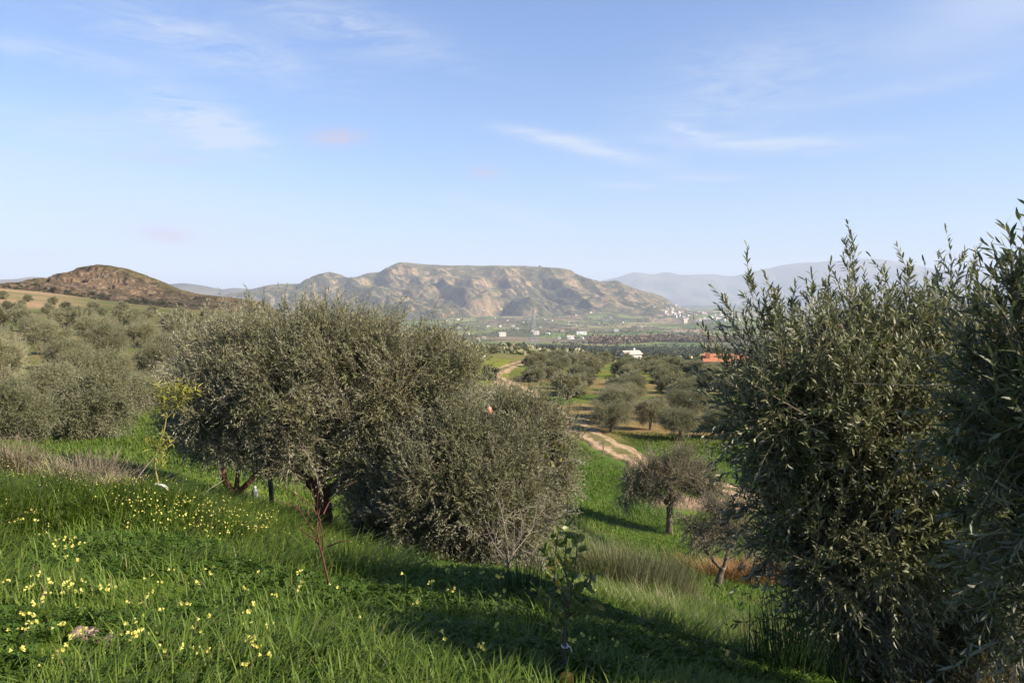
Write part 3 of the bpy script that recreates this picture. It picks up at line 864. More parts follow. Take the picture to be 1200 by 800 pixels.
# the group in the middle
olive('olive_tree', 'broad dark olive tree in the middle of the slope with a reddish trunk', 'olive trees around the slope', 385, 11.2,
      [(375, 455, 0, 120, 75, 1.3), (290, 455, -.1, 82, 70, 1.0), (450, 440, .1, 95, 75, 1.1), (345, 405, .1, 95, 55, .9), (270, 500, -.1, 62, 50, .8), (380, 530, .1, 90, 62, 1.1), (455, 520, 0, 70, 75, 1.0), (520, 440, .2, 54, 60, .8), (540, 480, .3, 42, 46, .7), (410, 400, .2, 85, 48, .9), (300, 405, .3, 70, 40, .7), (500, 500, .1, 50, 60, .7)],
      10500, (.26, .5), 18, (.062, .0155, .0025), 'diamond', [M['olive'], M['twigs'], M['bark_red']],
      [([(378, 640), (380, 600), (372, 570)], .14, .10), ([(372, 575), (320, 520), (280, 470)], .07, .03), ([(372, 575), (385, 500), (370, 430)], .08, .03), ([(376, 585), (440, 520), (470, 450)], .07, .03)],
      21, up=.85, gap=.43, shell=.5, branches=110, gapf=.75, under=[(190, 515), (230, 545), (330, 562), (372, 575), (400, 590), (440, 640), (600, 670)],
      shoots=[(296, 410, 290, 338, .2), (312, 405, 308, 345, .1), (335, 400, 334, 350, .1), (352, 400, 356, 350, .2), (374, 395, 378, 352, .1), (395, 400, 400, 356, .1), (424, 405, 434, 362, .2), (450, 420, 462, 378, .2), (480, 430, 492, 395, .2), (515, 440, 526, 400, .2), (530, 450, 546, 415, .2), (270, 420, 262, 370, .2), (248, 430, 236, 385, .2), (405, 420, 418, 366, .3), (500, 450, 512, 398, .3), (228, 445, 205, 400, .1), (345, 430, 325, 362, .3)])
olive('olive_tree', 'bushy olive with foliage down to the ground, right of the reddish trunk', 'olive trees around the slope', 535, 10.4,
      [(515, 555, 0, 72, 72, .9), (565, 588, -.1, 70, 66, .8), (478, 600, 0, 58, 58, .7), (598, 560, .1, 52, 50, .6), (530, 505, .15, 50, 42, .6), (440, 605, .1, 42, 42, .5), (600, 622, 0, 46, 42, .5), (530, 640, -.1, 78, 38, .6), (590, 522, .1, 38, 36, .5), (628, 590, .1, 34, 40, .4)],
      6000, (.22, .44), 18, (.062, .015, .0025), 'diamond', [M['olive_silver'], M['twigs'], M['bark']],
      [([(535, 670), (533, 640), (530, 620)], .09, .07), ([(530, 630), (560, 580), (590, 540)], .05, .02), ([(530, 630), (500, 580), (480, 560)], .05, .02), ([(530, 630), (530, 560), (530, 500)], .05, .02)],
      22, up=.95, gap=.45, shell=.4, jit=.6, branches=90, gapf=.8, shoots=[(555, 500, 552, 440, .2), (575, 510, 592, 452, .1), (595, 520, 618, 470, .1), (610, 550, 645, 512, .1), (625, 575, 662, 550, .1), (630, 600, 668, 590, 0), (500, 520, 492, 470, .1), (480, 560, 455, 520, 0), (620, 620, 655, 625, 0), (600, 540, 640, 480, .1), (545, 520, 530, 455, 0), (560, 520, 566, 470, .1), (585, 530, 600, 485, .1), (540, 505, 542, 458, .1), (605, 545, 628, 505, .1), (520, 510, 514, 465, .1), (570, 540, 585, 478, 0)])
olive('olive_tree', 'silvery olive tree behind the bushy one, beside the first bend of the track', 'olive trees around the slope', 622, 15.5,
      [(622, 505, 0, 52, 48, .8), (660, 515, .1, 28, 38, .5), (585, 495, .1, 40, 42, .7), (640, 555, 0, 42, 42, .6), (605, 560, 0, 45, 45, .7), (600, 482, .2, 36, 22, .5)],
      3000, (.3, .6), 15, (.085, .021, .004), 'diamond', [M['olive_silver'], M['twigs'], M['bark']],
      [([(622, 655), (622, 610), (620, 580)], .11, .08), ([(620, 585), (600, 540), (590, 500)], .05, .02), ([(620, 585), (645, 540), (655, 510)], .05, .02)],
      23, up=.8, gap=.40, shell=.45, branches=60, gapf=.8, extra=[(596, 474, .2, 8, .35, 15), (575, 480, .1, 7, .4, 10), (640, 478, .1, 7, .4, 16)])
olive('olive_tree', 'shaded olive with a forked trunk standing among yellow flowers', 'olive trees around the slope', 272, 14.2,
      [(262, 490, 0, 68, 44, 1.1), (215, 500, .1, 34, 28, .7), (310, 505, .1, 50, 40, .9), (265, 455, .2, 60, 36, .9), (240, 530, .1, 30, 20, .5), (320, 540, .2, 42, 26, .6)],
      3200, (.3, .55), 16, (.078, .019, .0035), 'diamond', [M['olive'], M['twigs'], M['bark_red']],
      [([(272, 612), (273, 592), (276, 578)], .125, .095), ([(276, 582), (262, 556), (268, 520)], .075, .04), ([(276, 580), (296, 560), (318, 530)], .065, .035), ([(276, 582), (280, 550), (290, 510)], .05, .03)],
      24, up=.6, gap=.38, shell=.5, branches=70, gapf=.7, under=[(180, 522), (240, 545), (345, 558)])
olive('olive_tree', 'sparse leggy olive shoots showing pale stems behind the broad dark olive', 'olive trees around the slope', 300, 12.6,
      [(245, 440, .2, 45, 45, .7), (236, 415, .3, 30, 28, .6), (275, 410, .3, 45, 36, .6)],
      1100, (.35, .7), 16, (.07, .0165, .004), 'diamond', [M['olive'], M['palewood'], M['bark']],
      [([(318, 615), (316, 560), (295, 500)], .05, .035), ([(290, 505), (265, 460), (250, 420)], .03, .012), ([(290, 505), (240, 470), (200, 440)], .03, .012)],
      25, up=1.1, gap=.38, shell=.3, branches=40, extra=[(203, 410, .2, 7, .5, 8), (265, 405, .2, 6, .5, 12), (214, 395, .3, 4, .4, 6)])
# two small trees that stand free on the green slope
olive('olive_tree', 'round-crowned olive on a straight trunk, alone on the bright green slope', 'olive trees around the slope', 784, 32,
      [(785, 558, 0, 42, 28, 1.1), (748, 562, 0, 30, 22, .9), (820, 560, .1, 30, 24, .9), (765, 545, .3, 34, 20, .9), (805, 540, .3, 36, 20, .9), (780, 572, -.4, 36, 18, .7), (835, 575, 0, 20, 18, .6), (735, 578, 0, 22, 15, .6)],
      2600, (.35, .6), 14, (.095, .024, .006), 'diamond', [M['olive_dry'], M['twigs'], M['bark']],
      [([(784, 624), (785, 606), (784, 588)], .16, .13), ([(784, 592), (770, 578), (750, 572)], .10, .05), ([(784, 590), (786, 568), (782, 548)], .09, .04), ([(784, 592), (800, 576), (820, 562)], .09, .04), ([(772, 580), (762, 570), (758, 556)], .05, .02), ([(796, 580), (806, 566), (808, 548)], .05, .02)],
      26, up=.35, gap=.43, shell=.35, branches=110, gapf=.6)
olive('olive_tree', 'small thin olive with a leaning trunk beside the rusty dry bush', 'olive trees around the slope', 840, 21,
      [(838, 612, 0, 42, 28, .7), (812, 612, 0, 24, 22, .5), (866, 618, .1, 30, 26, .6), (850, 596, .2, 34, 18, .6), (825, 632, -.2, 24, 18, .4), (870, 640, 0, 24, 18, .4)],
      1150, (.28, .5), 13, (.075, .018, .004), 'diamond', [M['olive_dry'], M['twigs'], M['bark']],
      [([(839, 703), (841, 684), (847, 664)], .125, .085), ([(847, 668), (835, 655), (822, 640)], .06, .03), ([(847, 668), (852, 648), (853, 625)], .055, .025), ([(826, 645), (818, 632), (812, 615)], .03, .012), ([(832, 652), (842, 645), (850, 642)], .03, .012)],
      27, up=.5, gap=.42, shell=.3, branches=90, gapf=.7)


# ------------------------------------------------------------------ the groves
def grove_proto(seed, kind, lod):
    rng = np.random.default_rng(seed)
    base_h = {'bush': .95, 'tree': 1.75}[kind]
    lumps = [(np.array([0, 0, base_h + .55]), np.array([1.25, 1.25, 1.05 if kind == 'bush' else .8]))]
    for k in range(7):
        a = k * 2 * math.pi / 7 + rng.uniform(-.3, .3); r = rng.uniform(.65, 1.15)
        lumps.append((np.array([r * math.cos(a), r * math.sin(a), base_h + rng.uniform(-.15, .75)]), np.array([rng.uniform(.6, .95), rng.uniform(.6, .95), rng.uniform(.5, .8)])))
    for k in range(3):
        lumps.append((np.array([rng.normal() * .5, rng.normal() * .5, base_h + rng.uniform(.9, 1.35)]), np.array([.7, .7, .5])))
    n, per, lf = {1: (3300, 11, (.12, .030)), 2: (950, 9, (.26, .075))}[lod]
    P, D, L = make_twigs(rng, lumps, n, (.35, .65), .6, .5, .7, .45, .40, .7)
    mb = MB(); leaves_on(mb, rng, P, D, L, per, lf[0], lf[1], 'diamond', 0)
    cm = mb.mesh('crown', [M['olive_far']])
    tb = MB()
    top = np.array([rng.normal() * .1, rng.normal() * .1, base_h - .1])
    limb(tb, [(0, 0, -.4), (0, 0, 0), top * .5 + rng.normal(size=3) * .06, top], .19, .13, 8, .12, rng, flare=.35)
    for l in lumps[1:6]:
        limb(tb, [top, (top + l[0]) / 2 + rng.normal(size=3) * .1, l[0]], .08, .03, 5, .1, rng)
    tm = tb.mesh('trunk', [M['bark']], smooth=True)
    return cm, tm


PROTO = {(kind, lod): [grove_proto(100 + 10 * i + lod + (5 if kind == 'tree' else 0), kind, lod) for i in range(5 if lod == 1 else 4)] for kind in ('bush', 'tree') for lod in (1, 2)}
grng = np.random.default_rng(5)
N_TREES = [0]


def grove_tree(kind, pos, size, label, group, squash=1.0, name='olive_tree', dark=None):
    Y = pos[1]
    cm, tm = PROTO[(kind, 1 if Y < 85 else 2)][int(grng.integers(4))]
    root = empty(name, pos, grng.uniform(0, 6.28))
    size *= .86 if group == LEFT else .80
    root.scale = (size * grng.uniform(.92, 1.12), size * grng.uniform(.92, 1.12), size * squash * grng.uniform(.92, 1.1))
    tag(root, label, 'tree', group)
    for nm, me in (('crown', cm), ('trunk', tm)):
        o = bpy.data.objects.new(nm, me); COL.objects.link(o); o.parent = root
    N_TREES[0] += 1
    return root


LEFT, VAL = 'olive trees of the grove on the left slope', 'olive trees in the rows of the valley grove'
grove_tree('bush', at(108, 29), 1.18, 'large rounded olive bush at the front of the left slope, behind the grey dry shrubs', LEFT, .95)
grove_tree('bush', at(10, 26.5), 1.0, 'dark brownish olive cut by the left edge, behind the brown dry shrub', LEFT, .98)
grove_tree('bush', at(168, 40), .75, 'small olive bush behind the tall yellow-green sapling', LEFT, .9)
grove_tree('bush', at(62, 37), .9, 'olive bush between the large rounded one and the dark brownish one', LEFT, .9)
rows = [(44, -60, 235, 4.9), (54, -40, 260, 4.9), (66, -60, 330, 5.0), (80, -40, 400, 5.0), (97, -60, 455, 5.2), (117, -40, 500, 5.6), (140, -60, 545, 6.6), (166, -40, 560, 7.4), (196, -20, 575, 8.6), (232, -40, 585, 10.5), (268, -40, 260, 10)]
for ri, (Y0, a, b, sp) in enumerate(rows):
    Xs = np.arange((a - 600) / F * Y0 + grng.uniform(0, sp), (b - 600) / F * Y0, sp)
    k = 0
    for X in Xs:
        Y = Y0 + grng.normal() * sp * .14; X = X + grng.normal() * sp * .10
        px = 600 + F * X / Y
        if px < -25 or 545 < px and 95 < Y < 165 or seg_dist(np.array([X]), np.array([Y]), TRACK_C)[0][0] < 4.2:
            continue
        k += 1
        grove_tree('bush', np.array([X, Y, gz(X, Y)]), grng.uniform(.88, 1.22), f'grey-green olive tree on the left slope, {ORD[k - 1]} from the left in its {ORD[ri]} row up', LEFT, grng.uniform(.85, 1.0))
# rows of the valley grove run away from the camera
for ri, x0 in enumerate([-6.2, .4, 7.0, 13.6, 20.2, 26.8, 33.4, 40.0]):
    k = 0
    Y = 63.0 + (ri % 2) * 2.2
    while Y < 262:
        X = x0 + .15 * (Y - 95) + grng.normal() * .8; Yj = Y + grng.normal() * .9
        px = 600 + F * X / Yj
        Y += 4.7 if Y < 120 else 5.8 if Y < 180 else 8
        if px > 900 or seg_dist(np.array([X]), np.array([Yj]), TRACK_C)[0][0] < 3.4 or (X < 2 and Yj < 112) or grng.random() < .04:
            continue
        if np.hypot(X - WHITE[0], Yj - WHITE[1]) < 9 or np.hypot(X - RED[0], Yj - RED[1]) < 11 or (abs(px - 738) < 16 and 205 < Yj < WHITE[1]):
            continue
        k += 1
        lab = f'grey-green olive of the valley grove, {ORD[k - 1]} tree back in the {ORD[ri]} row from the track'
        grove_tree('tree' if Yj < 90 else 'bush', np.array([X, Yj, gz(X, Yj)]), grng.uniform(.95, 1.35), lab, VAL, grng.uniform(.68, .86))
for px, Y, s, lab in [(716, 61, .92, 'olive with a clear short trunk beside the post at the track bend'), (797, 57.5, .95, 'olive with a thin dark trunk, front row right of the track bend'), (762, 63, .95, 'olive between the two front-row olives with clear trunks'),
                      (843, 59, .95, 'front-row olive partly hidden by the large olive close by'), (668, 92, .95, 'bushy olive at the near right corner of the track'), (645, 118, 1.0, 'olive right of the track where it bends uphill'),
                      (548, 120, .95, 'olive on the grassy bank left of the track')]:
    grove_tree('tree' if Y < 70 else 'bush', at(px, Y), s * 1.1, lab, VAL, .78)
# a dark bush by the track
br = np.random.default_rng(77)


def shrub_mesh(seed, mat, n=420, per=7, leaf=(.16, .06)):
    r = np.random.default_rng(seed); mb = MB()
    lumps = [(np.array([0, 0, .45]), np.array([.6, .6, .5]))] + [(np.array([r.normal() * .35, r.normal() * .35, r.uniform(.3, .7)]), np.array([.4, .4, .35])) for _ in range(4)]
    P, D, L = make_twigs(r, lumps, n, (.2, .35), .5, .4)
    leaves_on(mb, r, P, D, L, per, leaf[0], leaf[1], 'diamond')
    return mb.mesh('dark_bush', [mat])


SH = [shrub_mesh(i, M['shrub']) for i in range(3)]
o = bpy.data.objects.new('dark_bush', shrub_mesh(9, M['pine'])); COL.objects.link(o); o.location = at(574, 112); o.scale = (1.5, 1.5, 1.7)
tag(o, 'small dark green bush at the left edge of the track bend', 'bush')
# scrub on the rocky hill
rx, ry, rz = ROCK
for k in range(130):
    i = int(br.integers(20, len(rx) - 60)); j = int(br.integers(8, int(len(ry) * .72)))
    i = int(br.integers(110, len(rx) - 60))
    if k < 100:
        j = int(8 + 75 * br.random() ** 1.3)
    if rz[j, i] < gz(rx[i], ry[j]) - .5:
        continue
    o = bpy.data.objects.new('hill_shrub', SH[k % 3]); COL.objects.link(o)
    s = br.uniform(.9, 2.5) * (1 if k < 100 else .6); o.location = (rx[i], ry[j], rz[j, i] - .2); o.scale = (s * 1.2, s, s * .8); o.rotation_euler = (0, 0, br.uniform(0, 6))
    tag(o, 'dark scrubby bush growing on the bare brown rocky hill', 'bush', 'bushes on the rocky hill')
# dark pines on the ridge in the middle distance
for k, (px, Y, h) in enumerate([(476, 330, 7), (488, 345, 8.5), (497, 335, 10), (506, 350, 11), (514, 340, 9.5), (522, 350, 8)]):
    r = np.random.default_rng(300 + k); mb = MB()
    lumps = [(np.array([r.normal() * .6, r.normal() * .6, z * h]), np.array([.26, .26, .17]) * h) for z in (.45, .62, .78)]
    P, D, L = make_twigs(r, lumps, 420, (.5, 1.0), .3, .45)
    root = empty('pine_tree', at(px, Y)); tag(root, f'dark evergreen on the far ridge crest, {ORD[k]} from the left of its clump', 'tree', 'dark evergreens on the ridge')
    leaves_on(mb, r, P, D, L, 7, .75, .22, 'diamond'); mb.build('crown', M['pine'], root)
    tb = MB(); limb(tb, [(0, 0, -1), (0, 0, h * .3), (0, 0, h * .8)], .25, .08, 6); tb.build('trunk', M['bark'], root)


def far_clumps(name, mat, pts, size, quads, seed, asp=.8):
    r = np.random.default_rng(seed)
    n = len(pts)
    S = (np.asarray(size) * r.uniform(.7, 1.3, n))
    B = pts[:, None, :] + r.normal(size=(n, quads, 3)) * (S[:, None, None] * np.array([.30, .30, .22 * asp])) + np.array([0, 0, 1.]) * (S * .42 * asp)[:, None, None]
    mb = MB()
    dr = rsphere(r, n * quads); ls = np.repeat(S, quads) * r.uniform(.35, .6, n * quads)
    leaf_faces(mb, B.reshape(-1, 3) - dr * ls[:, None] * .5, dr, rsphere(r, n * quads) + np.array([0, 0, .8]), ls, ls * .7, 'diamond')
    tag(mb.build(name, mat), kind='stuff')


def scatter(n, px0, px1, y0, y1, seed, keep=None, power=1.0):
    r = np.random.default_rng(seed)
    Y = y0 + (y1 - y0) * r.random(n) ** power; px = r.uniform(px0, px1, n); X = (px - 600) / F * Y
    if keep is not None:
        m = keep(X, Y, px); X, Y = X[m], Y[m]
    return np.stack([X, Y, ground(X, Y)], 1)


lines = lambda X, Y, px: (px < 700) | (np.abs(((Y + .35 * X + 60 * fbm(X / 250, Y / 250, seed=23)) / 62) % 1 - .5) > .12)
far_clumps('dark_trees', M['dark_trees'], scatter(4000, 560, 900, 500, 1700, 401, lines, .8), 4.2, 9, 402)  # tree band whose dark colour also carries the shade over the plain
far_clumps('scrub', M['olive_far'], scatter(900, 430, 900, 262, 480, 403), 4.0, 14, 404)
far_clumps('valley_trees', M['dark_trees'], scatter(6500, 400, 1200, 1700, 4700, 405, lambda X, Y, px: fbm(X / 160, Y / 200, seed=55, oct=3) > .5), 8, 6, 406)
# the brownish band of bare riverside trees
far_clumps('riverside_woods', M['bare'], scatter(2600, 690, 880, 1900, 2500, 407, lambda X, Y, px: np.abs(Y - 2150 - 1.2 * (px - 780) - 60 * np.sin(px / 17)) < 110), 13, 8, 408, 1.3)
mx_, my_, mz_ = MESA
r_ = np.random.default_rng(409)
ii = r_.integers(40, len(mx_) - 40, 9000); jj = r_.integers(10, int(len(my_) * .75), 9000)
mk = fbm(mx_[ii] / 150, my_[jj] / 150, seed=83, oct=3) + .15 * (r_.random(9000) - .5) > .52
far_clumps('mesa_scrub', M['shrub'], np.stack([mx_[ii], my_[jj], mz_[jj, ii]], 1)[mk], 9, 5, 410, .7)


# ------------------------------------------------------------------ grass, clover, flowers
def blades(mb, rng, B, H, W, lean, dirn, seg=4, mat=0):
    n = len(B)
    s = np.linspace(0, 1, seg + 1)
    side = np.stack([-np.sin(dirn), np.cos(dirn), np.zeros(n)], 1); fw = np.stack([np.cos(dirn), np.sin(dirn), np.zeros(n)], 1)
    arc = lean[:, None] * s[None] ** 1.8
    zz = H[:, None] * (s[None] - .42 * np.clip(lean / np.maximum(H, 1e-3), 0, 1.6)[:, None] * s[None] ** 2.6)
    C = B[:, None] + fw[:, None] * arc[..., None] + np.array([0, 0, 1.]) * zz[..., None]
    w = W[:, None] * np.array([.7, 1, .85, .55, 0] if seg == 4 else [.8, .9, 0])[None] * .5
    Lf = C + side[:, None] * w[..., None]; Rt = C - side[:, None] * w[..., None]
    V = np.concatenate([np.stack([Lf[:, :-1], Rt[:, :-1]], 2).reshape(n, -1, 3), C[:, -1:]], 1)
    k = 2 * seg + 1
    i = np.arange(n)[:, None] * k
    f = [i + np.array([[2 * a, 2 * a + 1, 2 * a + 3, 2 * a + 2]]) for a in range(seg - 1)]
    mb.add(V.reshape(-1, 3), [np.concatenate(f), i + np.array([[2 * seg - 2, 2 * seg - 1, 2 * seg]])], mat)


def polar_pts(rng, n, r0, r1, a0, a1, k=1.0):
    """random ground points, density falling with distance^k"""
    u = rng.random(n)
    p = 2 - k
    R = (r0 ** p + u * (r1 ** p - r0 ** p)) ** (1 / p) if abs(p) > 1e-6 else r0 * (r1 / r0) ** u
    a = rng.uniform(math.radians(a0), math.radians(a1), n)
    x, y = R * np.sin(a), R * np.cos(a)
    return np.stack([x, y, ground(x, y)], 1), R


def near_mask(P):
    """1 on the grassy bench in front, 0 on the dry ground below the right-hand olive"""
    e = at(1080, 6.5)
    d = np.hypot((P[:, 0] - e[0]) / 2.1, (P[:, 1] - e[1]) / 2.4)
    ok = d > .85
    for s, rx_ in ((STONES[0], .09), (STONES[1], .08), (FRUIT, .17)):
        ok &= np.hypot((P[:, 0] - s[0]) / rx_, (P[:, 1] - s[1] + .12) / .24) > 1
    return ok


STONES = [hit(101, 752, 2, 12), hit(134, 762, 2, 12)]; FRUIT = hit(664, 806, 2, 12)
rg = np.random.default_rng(50)
gm = MB()
# tufts
T, R = polar_pts(rg, 12500, 2.3, 15, -38, 36, 1.0)
T = T[near_mask(T)]
tn = fbm(T[:, 0] / 1.5, T[:, 1] / 1.5, seed=51, oct=3)
tpx = 600 + F * T[:, 0] / T[:, 1]
th_ = .45 + .07 * np.exp(-((tpx - 560) / 170) ** 2)
T, tn = T[tn > th_], tn[tn > th_]
cnt = 15
B = np.repeat(T, cnt, 0) + np.concatenate([rg.normal(size=(len(T) * cnt, 2)) * .045, np.zeros((len(T) * cnt, 1))], 1)
H = np.repeat((.12 + .30 * np.clip((tn - .42) * 3.4, 0, 1)) * (.55 + .45 * sstep(np.hypot(T[:, 0], T[:, 1]), 3, 6)), cnt) * rg.uniform(.45, 1.2, len(B))
wind = 2 * math.pi * fbm(B[:, 0] / 2.2, B[:, 1] / 2.2, seed=52, oct=2) - 2.6
blades(gm, rg, B, H, rg.uniform(.0045, .0085, len(B)) * (1 + .06 * np.hypot(B[:, 0], B[:, 1])), H * rg.uniform(.25, 1.15, len(B)), wind + rg.normal(size=len(B)) * .9)
# loose blades between
B, R = polar_pts(rg, 62000, 2.3, 16, -38, 36, 1.0)
B = B[near_mask(B)]
H = rg.uniform(.06, .19, len(B))
blades(gm, rg, B, H, rg.uniform(.004, .007, len(B)) * (1 + .06 * np.hypot(B[:, 0], B[:, 1])), H * rg.uniform(.2, 1.2, len(B)), rg.uniform(0, 6.28, len(B)))
tag(gm.build('grass', M['grass'], smooth=True), kind='stuff')

# short grass on the green slope beyond
gm = MB()
B, R = polar_pts(rg, 150000, 13, 62, -34, 22, .6)
px = 600 + F * B[:, 0] / B[:, 1]
dt = seg_dist(B[:, 0], B[:, 1], TRACK_C[::4])[0]; e = at(835, 38)
keep = (dt > 2.0) & (np.hypot((B[:, 0] - e[0]) / 4.2, (B[:, 1] - e[1]) / 2.4) > .8 + .5 * rg.random(len(B))) & ~((px < 520) & (R > 46))
B, R = B[keep], R[keep]
bd, bs = seg_dist(B[:, 0], B[:, 1], BANK)
hh = fbm(B[:, 0] / 2.5, B[:, 1] / 2.5, seed=53, oct=3)
m = (bd > .3) | (rg.random(len(B)) < .3)
B, R, hh = B[m], R[m], hh[m]
H = (.07 + .26 * np.clip(hh - .3, 0, .5) * 2) * rg.uniform(.6, 1.3, len(B))
blades(gm, rg, B, H, .0075 + R * .00062, H * rg.uniform(.2, 1.0, len(B)), rg.uniform(0, 6.28, len(B)), seg=2)
tag(gm.build('slope_grass', M['grass_far'], smooth=True), kind='stuff')

# clover-like leaves of the wood sorrel that carpets the bench
B, R = polar_pts(rg, 130000, 2.3, 12, -38, 34, 1.1)
B = B[near_mask(B)]
px = 600 + F * B[:, 0] / B[:, 1]
cn = fbm(B[:, 0] / 1.1, B[:, 1] / 1.1, seed=54, oct=3) + .12 * sstep(px, 300, 520) + .05
B = B[cn > .40]; cn = cn[cn > .40]
n = len(B)
B = B + np.stack([np.zeros(n), np.zeros(n), .02 + .10 * np.clip((cn - .4) * 3.5, 0, 1) * rg.uniform(.3, 1.1, n)], 1)
cm = MB()
tilt = unit(np.array([0, 0, 1.]) + rg.normal(size=(n, 3)) * .55); a, b = frames(tilt); ph = rg.uniform(0, 6.28, n)
sz = rg.uniform(.010, .020, n) * (1 + .05 * np.hypot(B[:, 0], B[:, 1]))
for k in range(3):
    th = ph + k * 2.094
    d = a * np.cos(th)[:, None] + b * np.sin(th)[:, None]
    w = np.cross(d, tilt); s_ = sz[:, None]
    V = np.stack([B, B + d * s_ * .75 + w * s_ * .62 - tilt * s_ * .12, B + d * s_ * 1.05 + w * s_ * .34 - tilt * s_ * .16, B + d * s_ * .86 - tilt * s_ * .02, B + d * s_ * 1.05 - w * s_ * .34 - tilt * s_ * .16, B + d * s_ * .75 - w * s_ * .62 - tilt * s_ * .12], 1)
    i = np.arange(n)[:, None] * 6
    cm.add(V.reshape(-1, 3), [np.concatenate([i + np.array([[0, 1, 2, 3]]), i + np.array([[0, 3, 4, 5]])])])
tag(cm.build('clover', M['clover']), kind='stuff')


def flower_parts(seed, nb):
    r = np.random.default_rng(seed)
    sb, pbs = MB(), []
    h = r.uniform(.24, .33)
    c = curve([(0, 0, -.03), (r.normal() * .015, r.normal() * .015, h * .5), (r.normal() * .04, r.normal() * .04, h)], 4)
    tubes(sb, c, np.full(len(c), .0018), 4)
    top = c[-1]
    for k in range(nb):
        a = r.uniform(0, 6.28)
        d = unit(np.array([math.cos(a), math.sin(a), r.uniform(-.25, .7)]))
        e = top + d * r.uniform(.015, .035) + np.array([0, 0, .01])
        tubes(sb, np.array([top, (top + e) / 2 + [0, 0, .006], e]), np.full(3, .0012), 3)
        # a funnel of five petals
        pb = MB(); u, v = frames(d); u = np.asarray(u).ravel(); v = np.asarray(v).ravel()
        L_, op = r.uniform(.019, .025), r.uniform(.008, .017)
        for q in range(5):
            t0, t1, tm = q * 1.2566, (q + 1) * 1.2566, (q + .5) * 1.2566
            rad = lambda t: u * math.cos(t) + v * math.sin(t)
            pb.add([e + rad(t0) * .002, e + rad(t1) * .002, e + d * L_ * .6 + rad(t1) * op * .5, e + d * L_ + rad(tm + .38) * op, e + d * L_ * 1.08 + rad(tm) * op * 1.1, e + d * L_ + rad(tm - .38) * op, e + d * L_ * .6 + rad(t0) * op * .5],
                   [np.array([[0, 1, 2, 6]]), np.array([[6, 2, 3, 4, 5]])])
        pbs.append(pb.mesh('blossom', [M['petal']]))
    return sb.mesh('stem', [M['flower_stem']]), pbs


FL = [flower_parts(600 + i, 2 + i % 4) for i in range(8)]
FG = 'yellow flowers in the grass'


def flower(pos, label, s=1.0):
    st, pbs = FL[int(rg.integers(8))]
    root = empty('yellow_flower', pos, rg.uniform(0, 6.28), s); tag(root, label, 'flower', FG)
    for nm, me in [('stem', st)] + [('blossom', p) for p in pbs]:
        o = bpy.data.objects.new(nm, me); COL.objects.link(o); o.parent = root


# clusters where the photograph has them: (px, py, spread x, spread y, how many, label)
ZL = 'pale yellow wood sorrel flowers in the grass of the left slope, lit by the sun'
ZS = 'pale yellow wood sorrel flower in the grass around the pinkish stones'
ZM = 'pale yellow wood sorrel flower on the shaded clover left of the bare reddish sapling'
ZR = 'pale yellow wood sorrel flower in the clover around the citrus sapling'
ZC = 'pale yellow wood sorrel flower on the crest of the bank below the broad dark olive'
CL = [(30, 590, 34, 30, 26, ZL), (90, 640, 40, 22, 15, ZL), (60, 700, 55, 22, 24, ZL), (110, 690, 30, 12, 10, ZL), (160, 740, 40, 30, 14, ZS), (60, 770, 60, 22, 16, ZS), (30, 735, 30, 20, 9, ZS), (210, 770, 60, 18, 14, ZS), (290, 770, 40, 18, 12, ZM), (230, 690, 40, 30, 10, ZM), (300, 740, 30, 20, 7, ZM),
      (330, 680, 60, 20, 12, ZM), (420, 660, 40, 6, 14, ZC), (480, 664, 50, 6, 10, ZC), (540, 672, 50, 8, 7, ZC), (460, 690, 70, 16, 8, ZR), (500, 750, 90, 30, 9, ZR), (580, 730, 30, 25, 8, ZR), (680, 745, 40, 20, 10, ZR), (620, 690, 30, 10, 6, ZR), (740, 770, 40, 12, 7, ZR), (840, 770, 25, 10, 4, ZR)]
for cx, cy, sx_, sy_, k, lab in CL:
    for _ in range(int(k * .62)):
        p = hit(np.clip(cx + rg.normal() * sx_ * .6, -40, 880), min(cy + rg.normal() * sy_ * .6 + 26, 850), 1.8, 14)
        flower(p, lab, rg.uniform(.42, .68))
# the farther drifts of the same flowers, past counting
fm = MB()
pts = []
for cx, cy, sx_, sy_, k in [(235, 600, 60, 26, 330), (290, 625, 45, 14, 200), (60, 560, 60, 14, 200), (150, 580, 40, 20, 120), (315, 590, 24, 25, 160), (770, 712, 45, 9, 110), (700, 690, 40, 14, 60), (480, 652, 60, 5, 60)]:
    q = np.array([hit(cx + rg.normal() * sx_, cy + rg.normal() * sy_ * .7 + 6, 4, 30) for _ in range(k)])
    pts.append(q)
Q = np.concatenate(pts); Q[:, 2] += rg.uniform(.15, .28, len(Q))
Q = np.repeat(Q, 2, 0) + rg.normal(size=(len(Q) * 2, 3)) * .022
leaf_faces(fm, Q, rsphere(rg, len(Q)) + np.array([0, 0, .5]), rsphere(rg, len(Q)), .018, .013, 'diamond')
tag(fm.build('flower_drift', M['petal']), kind='stuff')


